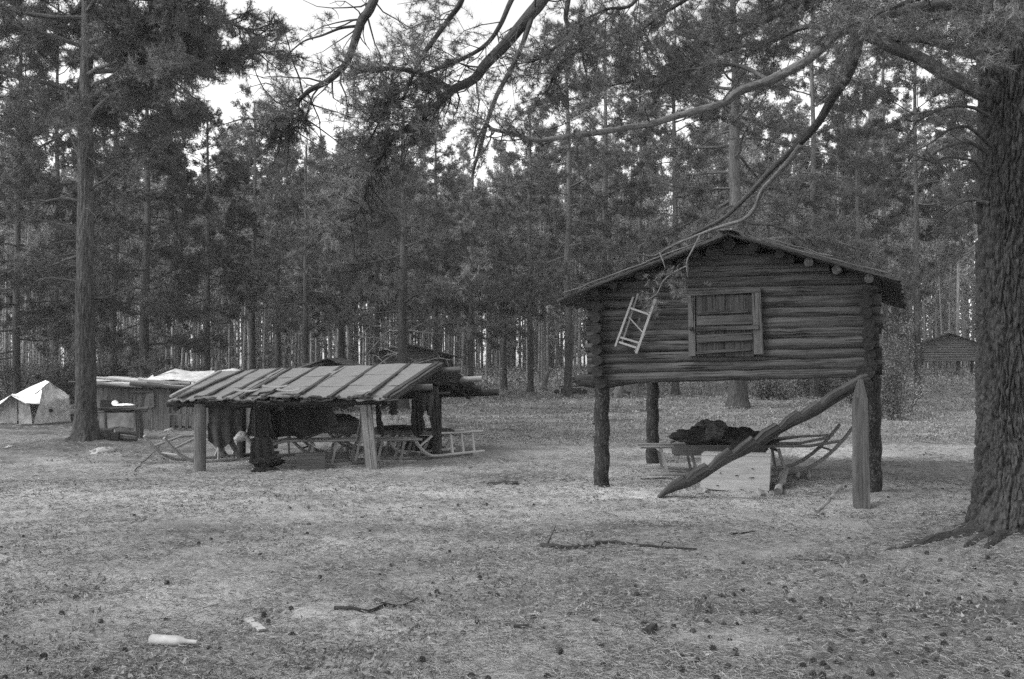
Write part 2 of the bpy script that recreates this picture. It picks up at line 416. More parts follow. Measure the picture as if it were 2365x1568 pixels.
def cone_mesh():
    mb = MB(); r = random.Random(3)
    V = []; Fs = []; UV = []
    mb.tube([(0, 0, -.004), (0, 0, .01), (0, 0, .03), (0, 0, .042)], [.012, .02, .016, .004], 8, 0, None, .1, 3)
    for k in range(30):
        t = k/30; a = k*2.4; z = .003+.036*t; rr = .019*math.sqrt(max(.05, 1-((t-.35)/.75)**2))
        p0 = np.array([cos(a)*rr*.6, sin(a)*rr*.6, z]); p1 = np.array([cos(a)*rr*1.45, sin(a)*rr*1.45, z+.007])
        mb.plank(p0, p1, .011, .003, side=(-sin(a), cos(a), 0))
    return mb
co = cone_mesh().build('pine_cone', plain('cone_scales', .055)); r = np.random.default_rng(21)
n = 0; pts = []
while len(pts) < 240:
    y = 1/(1/5.4 + (1/14-1/5.4)*r.random()); x = (r.random()*2-1)*.53*y
    dens = .12 + .9*float(ss(.3, 2.5, np.array(x)))*float(ss(9.5, 6.5, np.array(y))) + .12*float(ss(8, 6, np.array(y)))
    if r.random() < dens and math.hypot(x-4.97, y-9.9) > .9: pts.append((x, y))
for i, (x, y) in enumerate(pts):
    o = co if i == 0 else co.copy()
    if i: COL.objects.link(o)
    s = r.uniform(.5, .85); o.scale = (s, s, s); o.location = (x, y, g1(x, y)+r.uniform(.002, .012)*s); o.rotation_euler = (r.uniform(.9, 2.0), r.uniform(-.3, .3), r.uniform(0, 6.28))
    tag(o, 'small dark pine cone lying on the needle-strewn ground', 'pine cone', 'pine cones scattered on the ground')

# ------------------------------------------------------------------ pines
def needles(C, D, L, nl, n, w, rg, spread=1.0):
    """needle tufts: n needles along each shoot C..C+D*L"""
    N = len(C); t = rg.random((N, n, 1)); base = C[:, None] + D[:, None]*L*t
    q = nrm(rg.normal(0, 1, (N, n, 3))); dr = nrm(D[:, None]*.75 + q*spread)
    ln = nl*(.7+.5*rg.random((N, n, 1))); tip = base + dr*ln
    sd = nrm(np.cross(dr, rg.normal(0, 1, (N, n, 3))))*w*.5
    V = np.stack([base-sd, base+sd, tip+sd*.25], 2).reshape(-1, 3)
    return V, np.arange(len(V)).reshape(-1, 3)
def curve(p, d, L, k, droop, wig, rg):
    pts = [np.array(p, float)]; d = nrm(d)
    for i in range(k):
        d = nrm(d + np.array([0, 0, droop]) + rg.normal(0, wig, 3)); pts.append(pts[-1] + d*L/k)
    return np.array(pts)
class Tree:
    def __init__(s, seed): s.rg = np.random.default_rng(seed); s.br = MB(); s.C = []; s.D = []; s.sd = 0
    def tube(s, pts, r0, r1, ns=5, jit=0.0):
        s.sd += 1; s.br.tube(pts, np.linspace(r0, r1, len(pts)), ns, 0, None, jit, s.sd, caps=False)
    def tuft(s, pts, n, jitter=.04):
        """n shoots over the outer part of a twig"""
        rg = s.rg; seg = rg.random(n)**.6; k = len(pts)-1; f = seg*k; i = np.minimum(f.astype(int), k-1); fr = (f-i)[:, None]
        c = pts[i]*(1-fr) + pts[i+1]*fr; d = nrm(nrm(pts[i+1]-pts[i]) + rg.normal(0, .55, (n, 3)) + [0, 0, .25])
        s.C.append(c + rg.normal(0, jitter, (n, 3))); s.D.append(d)
    def spray(s, pts, n, l0, l1, nt, start=.3, droop=0.0, rb=.008, wood=True, flat=.5, nsub=2, subl=.5):
        """side shoots with needles along a branch path"""
        rg = s.rg; k = len(pts)-1
        for q in range(n):
            t = start + (1-start)*(q+rg.random())/n; f = t*k; i = min(int(f), k-1); p = pts[i]*(1-(f-i)) + pts[i+1]*(f-i)
            ax = nrm(pts[i+1]-pts[i]); sd = nrm(np.cross(ax, [0, 0, 1.]))*(1 if q % 2 else -1)
            d = ax*.6 + sd*rg.uniform(.5, 1.1) + rg.normal(0, flat, 3)*[.5, .5, 1]
            L = rg.uniform(l0, l1)*(1.15-.5*t); tw = curve(p, d, L, 3, droop, .16, rg)
            if wood: s.tube(tw, rb, rb*.35, 3)
            s.tuft(tw, nt)
            for z in range(nsub):
                j = rg.integers(1, 3); d2 = nrm(nrm(tw[j]-tw[j-1]) + rg.normal(0, .7, 3)); t2 = curve(tw[j], d2, L*subl*rg.uniform(.5, 1), 2, droop, .15, rg); s.tuft(t2, max(2, nt//2))
                if wood: s.tube(t2, rb*.5, rb*.25, 3)
    def leaves(s, L, nl, n, w, spread=1.0, frac=1.0):
        C = np.vstack(s.C); D = np.vstack(s.D)
        return needles(C, D, L, nl, n, w, s.rg, spread)
def trunk_mb(base, H, r0, top=(0, 0), ns=16, nz=40, flare=.6, amp=.06, seed=0, taper=.75, bark_depth=0.0, lean=(0, 0), fll=.9):
    """bark-covered trunk with root flare; returns MB and centre-line function"""
    z = np.concatenate([np.linspace(-.25, 1.2, max(6, nz//4)), np.linspace(1.2, H, nz)[1:]]); th = np.arange(ns)/ns*2*pi
    bx = top[0]*(z/H) + .06*r0*6*(vn(z/3.0, z*0, 0, seed)-.5)*np.clip(z, 0, 2); by = top[1]*(z/H) + .06*r0*6*(vn(z/3.0, z*0+5, 0, seed)-.5)*np.clip(z, 0, 2)
    rr = r0*(1 - taper*np.clip(z/H, 0, 1)**1.1)
    lob = 1 + .35*np.maximum(0, np.sin(th*4+seed))*1.0
    fl = flare*np.exp(-np.clip(z+.05, 0, 9)/(fll*r0+.05))
    R = rr[:, None]*(1 + fl[:, None]*lob[None]) * (1 + amp*2*(fbm(np.cos(th)[None]*1.5, np.sin(th)[None]*1.5, z[:, None]*.8, seed, 2)-.5))
    if bark_depth:
        arc = th[None]*r0; zz = z[:, None] + 0*arc; ct, st = np.cos(th)[None]+0*zz, np.sin(th)[None]+0*zz
        def cells(cw, el, w1, w2, sd, e0, e1):
            N = max(8, int(round(2*pi*r0/cw))); wz = zz/(cw*el) + 2.4*(fbm(ct*3, st*3, zz*1.3, sd+9, 3)-.5)*w1; wa = (th[None]/(2*pi)*N) + w2*(fbm(ct*2.5, st*2.5, zz*2.6, sd+8, 3)-.5) + 0*zz
            ci, cj = np.floor(wa), np.floor(wz); F1 = np.full(wa.shape, 9.); F2 = F1.copy()
            for di in (-1, 0, 1):
                for dj in (-1, 0, 1):
                    gi, gj = ci+di, cj+dj; gm = np.mod(gi, N); jx = _h(gm, gj, gm*0, sd+1); jy = _h(gm, gj, gm*0, sd+2)
                    d_ = np.hypot(gi+jx-wa, gj+jy-wz); n2 = np.minimum(F2, np.maximum(F1, d_)); F1 = np.minimum(F1, d_); F2 = n2
            return ss(e0, e1, F2-F1)
        k_ = (r0/.3)**.5; e = .68*cells(.085*k_, 5.5, 1.0, 3.2, seed, .02, .34) + .32*cells(.032*k_, 4.0, 1.0, 3.0, seed+40, .0, .45)
        fine = fbm(ct*22, st*22, zz*22, seed+3, 3)-.5
        fade = 1-.65*ss(4, 9, zz)
        R = R + fade*bark_depth*(e-.75) + bark_depth*.45*fine*e + bark_depth*.5*(fbm(np.cos(th)[None]*5+0*zz, np.sin(th)[None]*5+0*zz, zz*2.2, seed+4, 2)-.5)
    V = np.stack([base[0]+bx[:, None]+R*np.cos(th), base[1]+by[:, None]+R*np.sin(th), base[2]+z[:, None]+0*R], -1)
    k = len(z); mb = MB(); i, j = np.meshgrid(np.arange(k-1), np.arange(ns), indexing='ij'); i = i.ravel(); j = j.ravel(); j2 = (j+1) % ns
    Fs = np.stack([i*ns+j, i*ns+j2, (i+1)*ns+j2, (i+1)*ns+j], -1).tolist()
    u0, u1 = z[i]+seed, z[i+1]+seed; v0, v1 = th[j]*r0, (th[j]+2*pi/ns)*r0
    UV = np.stack([np.stack([u0, v0], -1), np.stack([u0, v1], -1), np.stack([u1, v1], -1), np.stack([u1, v0], -1)], 1).tolist()
    mb.add(V.reshape(-1, 3), [tuple(f) for f in Fs], UV, 0, True)
    def at(h):
        return np.array([base[0]+np.interp(h, z, bx), base[1]+np.interp(h, z, by), base[2]+h]), float(np.interp(h, z, rr))
    return mb, at
def pine(name, base, H, r0, cb, cr, seed, label, group=None, cat='pine tree', nbr=60, lean=(0, 0), ns=16, nz=40, nt=6, nl=.07, L=.14, nn=18, w=.006, fol=None, brk=None,
         dead=0, deadlen=1.4, sub_n=7, subl=(.35, .8), bark_depth=0.0, profile=None, up=(.05, .6), droop=.02, taper=.75, lowbr=(), nsub=2, origin=None):
    th = thing(name, base if origin is None else origin, label, cat, group)
    tm, at = trunk_mb(base, H, r0, lean, ns, nz, .6, .06, seed, taper, bark_depth)
    T = Tree(seed); rg = T.rg
    for q in range(nbr):
        f = (q + rg.random())/nbr; h = cb + (H-cb)*f**.9; p, rr = at(h); a = q*2.4 + rg.normal(0, .4)
        pr = profile(f) if profile else (math.sin(min(1, .25+f*.9)*pi)**.6 if f < .98 else .2)
        Lb = cr*max(.18, pr)*rg.uniform(.65, 1.15)
        el = up[0] + (up[1]-up[0])*f + rg.normal(0, .12)
        d = np.array([cos(a)*cos(el), sin(a)*cos(el), sin(el)])
        pts = curve(p + d*rr*.5, d, Lb, 6, droop, .13, rg); rb = max(.010, .034*Lb/2.2*(r0/.2)**.5)
        T.tube(pts, rb, rb*.25, 5); T.spray(pts, max(3, int(sub_n*Lb/2)), subl[0]*min(1, Lb), subl[1]*min(1, Lb), nt, .28, 0, rb*.35, True, .45, nsub)
    for (h, a, el, Lb, leafy) in lowbr:
        p, rr = at(h); d = np.array([cos(a)*cos(el), sin(a)*cos(el), sin(el)]); pts = curve(p+d*rr*.5, d, Lb, 7, -.02, .16, rg)
        T.tube(pts, .035, .008, 6, .1)
        if leafy: T.spray(pts, int(5+6*leafy), .3, .8, nt, .45, 0, .008, True, .5, nsub)
        else:
            for z in range(5):
                j = rg.integers(2, 7); t2 = curve(pts[j], nrm(pts[j]-pts[j-1]) + rg.normal(0, .6, 3), Lb*.3*rg.uniform(.4, 1), 3, -.05, .2, rg); T.tube(t2, .010, .003, 4)
    T0 = T.br; T.br = MB() if dead >= 20 else T.br; kd = 1.6 if dead >= 20 else 1.0
    for q in range(dead):
        h = rg.uniform(cb*.25, cb*1.05); p, rr = at(h); a = rg.random()*2*pi; el = rg.uniform(-.35, .3); Lb = deadlen*rg.uniform(.3, 1)
        d = np.array([cos(a)*cos(el), sin(a)*cos(el), sin(el)]); pts = curve(p+d*rr*.7, d, Lb, 6, -.07, .2, rg); T.tube(pts, .016*kd, .005*kd, 4)
        for z in range(4):
            j = rg.integers(1, 6); t2 = curve(pts[j], nrm(pts[j]-pts[j-1]) + rg.normal(0, .7, 3), Lb*.35*rg.uniform(.4, 1), 3, -.08, .2, rg); T.tube(t2, .007*kd, .003*kd, 3)
    if dead >= 20: part(T.br, 'dead_branches', bark(.24, 'dead_wood', upper=0), th, 'pale crooked dead branches'); T.br = T0
    part(tm, 'trunk', brk, th); part(T.br, 'branches', brk, th)
    V, Q = T.leaves(L, nl, nn, w); tris_obj('crown', V, Q, fol, th, loc=np.array(th.location))
    return th
BARK = bark(.052, 'pine_bark', upper=2.4); BARK_D = bark(.05, 'dark_bark', upper=2.0); BARK_L = bark(.20, 'hazed_upper_bark', upper=1.5)  # BARK_L: pale upper bark, lightened further to suggest distance haze
FOL = foliage_mat(.115, 'pine_needles'); FOL_D = foliage_mat(.065, 'dark_pine_needles'); FOL_F = foliage_mat(.20, 'hazed_far_needles')  # FOL_F colour is lightened to imitate haze over the far trees

# left foreground pine
b0 = on(X(200, 21.0), 21.0)
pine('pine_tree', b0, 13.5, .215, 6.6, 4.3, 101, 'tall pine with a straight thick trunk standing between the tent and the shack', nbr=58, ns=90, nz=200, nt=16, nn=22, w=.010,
     fol=FOL, brk=BARK, dead=8, bark_depth=.03, lean=(-.15, 0), nl=.085, L=.15, sub_n=15, subl=(.45, 1.1), up=(-.12, .6), nsub=3,
     lowbr=[(6.0, 2.8, .55, 2.0, 1), (5.0, 3.0, .35, 1.8, .6), (4.4, 3.3, .15, 1.6, 0), (3.9, 2.9, -.05, 1.5, .5), (3.3, 3.2, .0, 1.3, 0), (5.2, -.2, .35, 1.9, .7), (4.6, .2, -.1, 1.4, 0), (5.7, .1, .1, 2.0, 1), (3.0, .0, -.2, 1.2, 0), (6.3, .4, .4, 2.4, 1)])
SKX = [-200, 380, 430, 560, 640, 760, 930, 1070, 1095, 1150, 1180, 1300, 1420, 2400]; SKY = [-150, -60, 190, 230, 260, 330, 330, 290, 450, 440, 250, 60, -80, -120]
def height_for(px, Y, f=1.0, cap=24.0, lo=9.0):
    return max(lo, min(cap, f*(1.75 + (835 - np.interp(px, SKX, SKY))/2299*Y)))
# dark low-branched young pines and mid-distance pines
MID = [
 (2120, 45, 17.0, .16, 8.0, 3.4, FOL, 3, 'tall pine with a high crown above the small far storehouse'),
 (585, 47, 13, .15, 4.6, 2.8, FOL, 5, 'pine with layered boughs standing right of the sky opening at the left'),
 (705, 40, 10.4, .14, 3.4, 2.8, FOL, 6, 'shorter pine with drooping boughs over the left half of the shelter roof'),
 (868, 43, 10.8, .14, 3.6, 2.6, FOL_D, 5, 'dark pine close behind and left of the gnarled one'),
 (1088, 45, 9.0, .14, 3.2, 2.4, FOL, 8, 'low pine below the bright vertical gap in the canopy'),
 (1165, 57, 12.0, .15, 4.0, 2.8, FOL, 6, 'pine behind the open ground between the shelter and the storehouse'),
 (1950, 50, 17.0, .16, 5.0, 3.4, FOL_D, 4, 'tall dark pine over the right eave of the storehouse'),  # px, Y, H, r0, crown base, crown radius, fol, dead, label
 (335, 30.5, 10.4, .17, 1.5, 2.7, FOL_D, 3, 'dark bushy pine with low branches rising behind the canvas shack'),
 (478, 44, 13.5, .16, 3.6, 2.7, FOL_D, 4, 'dark mid-height pine left of the bright gap in the canopy'),
 (40, 34, 12.0, .13, 1.4, 3.7, FOL_D, 3, 'bushy pine behind the canvas tent at the far left'),
 (128, 41, 14.5, .15, 2.4, 3.2, FOL_D, 4, 'tall dark pine seen between the tent and the thick pine trunk'),
 (262, 47, 14.0, .18, 4.5, 3.0, FOL, 4, 'pine behind and right of the thick trunk by the shack'),
 (640, 52, 13.5, .17, 4.4, 3.0, FOL, 6, 'pine with drooping boughs above the left end of the sled shelter roof'),
 (930, 35, 10.6, .20, 3.0, 3.1, FOL, 30, 'gnarled pine with dead crooked lower branches right behind the sled shelter'),
 (790, 46, 12.8, .17, 3.6, 3.0, FOL, 8, 'broad pine left of the gnarled one behind the shelter'),
 (1006, 50, 13.6, .17, 3.8, 3.0, FOL, 8, 'broad pine right of the gnarled one behind the shelter'),
 (1225, 52, 12.8, .16, 4.2, 2.9, FOL, 6, 'pine standing just right of the bright vertical gap in the canopy'),
 (1312, 47, 15.5, .19, 5.0, 3.2, FOL, 8, 'pine left of the storehouse with its trunk forking out of the dark crown'),
 (1398, 54, 16.0, .2, 5.5, 3.4, FOL, 6, 'pine directly left of the storehouse roof peak in the background'),
 (1703, 36, 16.5, .33, 5.6, 4.3, FOL, 10, 'thick old pine with a split base right behind the storehouse'),
 (1560, 49, 15.0, .18, 5.2, 3.5, FOL_D, 5, 'dark pine behind the left half of the storehouse roof'),
 (1880, 45, 13.5, .18, 3.5, 3.5, FOL, 5, 'pine behind the right slope of the storehouse roof'),
 (1985, 38, 10.5, .16, 2.6, 1.9, FOL, 4, 'low-branched pine behind the right eave of the storehouse'),
 (2268, 52, 14.0, .18, 7.2, 3.2, FOL_D, 4, 'dark pine seen against the left side of the huge trunk'),
 (2290, 40, 13.5, .18, 6.0, 3.2, FOL, 4, 'pine almost hidden behind the large trunk at the right'),
 (1480, 62, 15.0, .17, 4.8, 3.2, FOL, 4, 'farther pine seen over the left eave of the storehouse'),
 (2045, 62, 15.5, .17, 4.6, 3.0, FOL, 4, 'farther pine between the storehouse eave and the far storehouse'),
]
for i, (px, Y, H, r0, cb, cr, fol, dead, lab) in enumerate(MID):
    x = X(px, Y); H = H if px in (335, 930, 1985, 705, 868, 1088, 1165) else height_for(px, Y, 1.0 if i % 2 else .9)
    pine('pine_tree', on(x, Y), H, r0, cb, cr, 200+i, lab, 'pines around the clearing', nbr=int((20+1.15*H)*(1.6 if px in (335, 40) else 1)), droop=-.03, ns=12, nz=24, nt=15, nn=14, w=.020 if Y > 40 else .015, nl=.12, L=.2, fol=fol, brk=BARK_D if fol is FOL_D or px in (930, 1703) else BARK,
         dead=dead, deadlen=2.2 if dead > 20 else 1.5, sub_n=8, subl=(.4, 1.0), up=(-.15, .6), profile=lambda f: 1.0-.75*f**1.6)

# far forest: individuals sharing a few meshes
protos = []
for k in range(6):
    rgk = np.random.default_rng(900+k); H = [15.5, 17, 14.5, 18, 16, 13][k]; r0 = [.10, .12, .09, .13, .11, .10][k]; cb = [6.4, 7.8, 4.2, 8.2, 5.4, 2.2][k]
    t = pine('far_pine', np.array([0., 0, 0]), H, r0, cb, [1.9, 2.2, 1.8, 2.4, 2.0, 2.0][k], 300+k, 'slender straight pine in the forest beyond the clearing', 'slender pines of the forest beyond the clearing',
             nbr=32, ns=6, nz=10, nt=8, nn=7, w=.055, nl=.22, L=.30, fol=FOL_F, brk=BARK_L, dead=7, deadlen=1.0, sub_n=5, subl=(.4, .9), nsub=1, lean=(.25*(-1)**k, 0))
    protos.append(t)
r = np.random.default_rng(5); spots = []
tries = 0
while len(spots) < 285 and tries < 20000:
    tries += 1
    y = math.sqrt(54**2 + (128**2-54**2)*r.random()); x = (r.random()*2-1)*.56*y
    px = 1182 + x/y*2299
    if math.hypot(x-X(2180, 75), y-75) < 5 or (px > 2090 and y < 78): continue
    if 820 < px < 1080 and y < 56: continue
    if any((x-a)**2+(y-b)**2 < 2.1**2 for a, b in spots): continue
    spots.append((x, y))
used = set()
for (x, y) in spots:
    k = int(r.integers(0, 6)); px = 1182 + x/y*2299
    if 400 < px < 1130 and k in (2, 4, 5) and r.random() < .45: k = int(r.choice([0, 1, 3]))
    if px > 1150 and k in (1, 3) and r.random() < .7: k = int(r.choice([2, 4, 5]))
    src = protos[k]
    if k not in used: o = src; used.add(k)
    else:
        o = src.copy(); COL.objects.link(o)
        for ch in list(src.children):
            c = ch.copy(); COL.objects.link(c); c.parent = o
    H0 = [15.5, 17, 14.5, 18, 16, 13][k]; tops = max(float(np.interp(px, SKX, SKY)), float(np.interp(px, [0, 400, 1200, 1500, 2400], [330, 330, 330, 220, 140]))); s = max(9.0, min(24, r.uniform(.72, 1.05)*(1.75+(835-tops)/2299*y)))/H0; q = r.uniform(.85, 1.15)*min(s, 1.25); o.scale = (q, q, s); o.rotation_euler = (r.normal(0, .014), r.normal(0, .014), r.uniform(0, 6.28)); o.location = (x, y, g1(x, y)-.05)

# ------------------------------------------------------------------ the large pine at the right with its overhanging limbs
BIG = on(4.99, 9.9)
def limb_pts(pl, n=5):
    """(px,py,Y) control points -> smooth world path"""
    c = np.array([P(*q) for q in pl]); out = []
    for i in range(len(c)-1):
        p0 = c[max(i-1, 0)]; p1 = c[i]; p2 = c[i+1]; p3 = c[min(i+2, len(c)-1)]
        for t in np.linspace(0, 1, n, endpoint=False):
            out.append(.5*((2*p1) + (p2-p0)*t + (2*p0-5*p1+4*p2-p3)*t*t + (3*p1-p0-3*p2+p3)*t**3))
    out.append(c[-1]); return np.array(out)
def big_pine():
    th = thing('pine_tree', BIG, 'huge old pine with deeply furrowed bark and roots, at the right edge of the photo', 'pine tree')
    tm, at = trunk_mb(BIG, 11.5, .30, (.1, 0), 460, 900, .62, .07, 12, .35, .066, fll=1.5)
    # long surface root running left
    rt = [(2262, 1205, 9.75), (2210, 1222, 9.62), (2150, 1238, 9.5), (2080, 1258, 9.25), (2020, 1272, 9.05)]
    def root(pts, r0, r1, sd):
        w = np.array([[X(px, Y), Y, 0] for px, py, Y in pts]); w[:, 2] = gh(w[:, 0], w[:, 1]) - .01
        rr = np.linspace(r0, r1, len(w)); w[:, 2] += rr*.15
        u = np.linspace(0, len(w)-1, 30); w2 = np.stack([np.interp(u, range(len(w)), w[:, k]) for k in range(3)], -1)
        w2[:, 1] += .05*(vn(u*1.1, u*0, 0, sd)-.5); w2[:, 2] = gh(w2[:, 0], w2[:, 1]) - np.interp(u, range(len(w)), rr)*.30 + .035*(vn(u*2.6, u*0, 0, sd+1)-.5); w2[-4:, 2] -= np.array([.005, .012, .02, .03])
        tm.tube(w2, np.interp(u, range(len(w)), rr), 20, 0, None, .8, sd)
    root(rt, .085, .012, 4); root([(2270, 1200, 9.8), (2215, 1214, 9.72), (2160, 1226, 9.65), (2100, 1240, 9.5), (2060, 1246, 9.4)], .07, .012, 14)
    root([(2290, 1230, 9.7), (2250, 1246, 9.45), (2215, 1262, 9.2)], .08, .02, 5); root([(2310, 1230, 9.6), (2290, 1262, 9.3), (2270, 1290, 9.1)], .07, .02, 15)
    root([(2262, 1150, 9.85), (2238, 1192, 9.8), (2200, 1222, 9.7), (2150, 1244, 9.55)], .13, .03, 24); root([(2250, 1195, 9.95), (2215, 1202, 9.95), (2180, 1206, 10.0)], .07, .015, 6)
    root([(2380, 1240, 9.6), (2400, 1290, 9.1), (2420, 1330, 8.7)], .13, .03, 8)
    part(tm, 'trunk', bark(.048, 'furrowed_bark', 60, 14), th)
    T = Tree(77); rg = T.rg; limbs = []
    LB = bark(.06, 'limb_bark', 30, 9); LBL = bark(.13, 'pale_limb_bark', 30, 9)
    def limb(pl, r0, r1, sp=None, mat=LB, own=True, name='limb', jit=.16):
        pts = limb_pts(pl); mb = MB(); T.sd += 1
        mb.tube(pts, np.linspace(r0, r1, len(pts)), 12, 0, None, jit, T.sd, caps=True, endcup=r1)
        part(mb, name, mat, th)
        if sp: T.spray(pts, *sp[0], **sp[1])
        return pts
    top = [(2310, -260, 9.9), (2120, -330, 9.7)]
    # limb A: out of the trunk, then down on to the storehouse roof
    limb([(2300, 235, 9.9), (2269, 219, 9.9), (2187, 173, 10.0), (2119, 132, 10.2), (2069, 112, 10.3), (1986, 73, 10.5)], .075, .058)
    limb([(2300, 140, 9.95), (2269, 132, 9.95), (2187, 105, 10.05), (2132, 89, 10.2), (2046, 87, 10.35), (1986, 73, 10.5)], .05, .045)
    limb([(1986, 73, 10.5), (1977, 119, 10.6), (1959, 173, 10.8), (1922, 228, 11.0), (1890, 283, 11.2), (1845, 333, 11.5), (1785, 388, 11.8), (1731, 447, 12.2), (1676, 500, 12.5), (1626, 528, 12.6), (1562, 562, 12.75), (1500, 592, 12.9)], .060, .014)
    limb([(1850, 335, 11.45), (1815, 380, 11.6), (1785, 412, 11.75), (1758, 443, 11.95), (1744, 479, 12.1), (1717, 506, 12.25), (1662, 524, 12.35), (1617, 541, 12.45), (1565, 562, 12.6), (1524, 584, 12.75), (1503, 591, 12.8), (1444, 583, 12.7)], .036, .007, mat=LBL)
    limb([(1617, 543, 12.45), (1597, 581, 12.35), (1586, 605, 12.3), (1588, 640, 12.3)], .014, .004, mat=LBL, name='twig')
    limb([(1586, 614, 12.3), (1555, 630, 12.3), (1531, 650, 12.3), (1517, 678, 12.3), (1494, 694, 12.3)], .011, .004, mat=LBL, name='twig')
    limb([(1524, 584, 12.7), (1530, 600, 12.6), (1536, 618, 12.5)], .012, .004, mat=LBL, name='twig')
    for (px, py, n, s) in [(1572, 640, 10, 14), (1580, 668, 10, 12), (1565, 628, 8, 12), (1507, 650, 5, 9), (1494, 692, 10, 14), (1508, 696, 8, 10), (1540, 622, 6, 9), (1590, 690, 5, 6)]:
        c = P(px, py, 12.3); q = rg.normal(0, s/2299*12.3, (n, 3)); T.C.append(c+q); T.D.append(nrm(rg.normal(0, .5, (n, 3)) + [0, 0, -.8]))
    # limb B: pale limb reaching far left
    limb([(2330, 20, 9.85), (2200, 10, 9.6), (2060, 30, 9.3), (1930, 78, 9.0)], .06, .05)
    pb = limb([(1930, 78, 9.0), (1905, 105, 8.95), (1872, 132, 8.9), (1837, 155, 8.85), (1776, 186, 8.8), (1709, 210, 8.7), (1671, 238, 8.6), (1621, 252, 8.5), (1557, 270, 8.4), (1503, 286, 8.3), (1440, 296, 8.25), (1373, 307, 8.2), (1290, 318, 8.1), (1236, 323, 8.05), (1181, 307, 8.0), (1137, 298, 8.0), (1121, 279, 8.0)], .048, .012, mat=LBL)
    T.spray(pb, 16, .25, .6, 6, .55, 0.05, rb=.006, nsub=2)
    for z in range(40):
        j = rg.integers(4, len(pb)-1); k_ = MB(); t2 = curve(pb[j], nrm(pb[j]-pb[j-1])*.4 + rg.normal(0, .8, 3), rg.uniform(.05, .5), 4, .02, .3, rg); T.tube(t2, .007, .0025, 4)
    # limb C: dark centre limb
    pc = limb([(2340, -420, 9.9), (1900, -560, 9.4), (1500, -380, 8.9), (1330, -120, 8.6), (1252, 0, 8.5), (1225, 33, 8.5), (1170, 99, 8.5), (1122, 148, 8.5), (1094, 183, 8.5), (1044, 208, 8.5), (1011, 241, 8.5), (956, 285, 8.6), (902, 323, 8.7), (874, 372, 8.8), (852, 411, 8.9), (841, 465, 9.0), (809, 498, 9.1), (737, 542, 9.3)], .070, .006)
    T.spray(pc, 56, .35, .85, 8, .50, -.02, rb=.007, nsub=2)
    p2 = limb([(1044, 208, 8.5), (984, 175, 8.45), (956, 164, 8.4), (900, 158, 8.35), (852, 162, 8.3), (800, 175, 8.3)], .030, .010); T.spray(p2, 15, .35, .8, 9, .1, -.03, rb=.007)
    p3 = limb([(1066, -60, 8.2), (1066, 0, 8.3), (1033, 49, 8.35), (978, 126, 8.45), (956, 168, 8.5), (930, 230, 8.6)], .030, .010); T.spray(p3, 13, .3, .7, 7, .1, 0, rb=.006)
    p4 = limb([(1225, -80, 8.4), (1181, 0, 8.5), (1154, 60, 8.5), (1121, 104, 8.6), (1066, 137, 8.6), (1000, 164, 8.6), (951, 192, 8.7), (896, 235, 8.7), (880, 274, 8.8), (850, 330, 8.9)], .024, .007); T.spray(p4, 24, .3, .75, 7, .2, 0, rb=.006)
    p5 = limb([(1230, 34, 8.5), (1208, 99, 8.4), (1181, 159, 8.35), (1148, 219, 8.3), (1126, 279, 8.3), (1110, 340, 8.3), (1093, 394, 8.3), (1088, 455, 8.3), (1066, 526, 8.35), (1078, 580, 8.4), (1093, 619, 8.4)], .024, .005); T.spray(p5, 14, .15, .45, 4, .1, -.05, rb=.005, nsub=1)
    limb([(1122, 285, 8.3), (1104, 320, 8.3), (1094, 360, 8.3)], .012, .008, name='twig')
    # limb D: upper left limb
    pd = limb([(2340, -520, 9.9), (1800, -900, 9.5), (1250, -620, 9.0), (950, -240, 8.7), (863, 0, 8.6), (836, 44, 8.6), (820, 93, 8.6), (798, 148, 8.65), (759, 186, 8.7), (716, 208, 8.7), (690, 232, 8.75), (660, 262, 8.8), (620, 300, 8.9)], .055, .012)
    for pth in (pc, pd):
        for z in range(46):
            j = rg.integers(20, len(pth)-1); t2 = curve(pth[j], nrm(pth[j]-pth[j-1])*.7 + rg.normal(0, .7, 3), rg.uniform(.15, .8), 5, -.03, .28, rg); T.tube(t2, .009, .002, 4)
            if z % 3: t3 = curve(t2[3], rg.normal(0, 1, 3), .25, 4, -.05, .3, rg); T.tube(t3, .004, .0015, 3)
    T.spray(pd, 19, .25, .55, 9, .80, 0, rb=.007, nsub=3)
    p6 = limb([(826, 60, 8.6), (787, 65, 8.6), (743, 82, 8.6), (700, 96, 8.6), (660, 130, 8.6)], .014, .005, name='twig'); T.spray(p6, 4, .12, .4, 3, .3, 0, rb=.004, nsub=1)
    # limb E: right of centre
    pe = limb([(1330, -120, 8.9), (1312, 0, 8.9), (1307, 44, 8.9), (1323, 74, 8.9), (1345, 104, 8.9), (1320, 128, 8.9), (1296, 142, 8.9), (1280, 170, 8.9), (1262, 220, 9.0)], .026, .007); T.spray(pe, 24, .3, .8, 8, .2, 0, rb=.006)
    p7 = limb([(1323, 82, 8.9), (1274, 115, 8.8), (1240, 138, 8.8), (1192, 148, 8.8)], .020, .005); T.spray(p7, 12, .2, .5, 5, .2, 0, rb=.005)
    p8 = limb([(1500, -60, 9.3), (1460, 10, 9.2), (1400, 22, 9.1), (1330, 56, 9.0)], .022, .008); T.spray(p8, 16, .3, .8, 8, 0, 0, rb=.006)
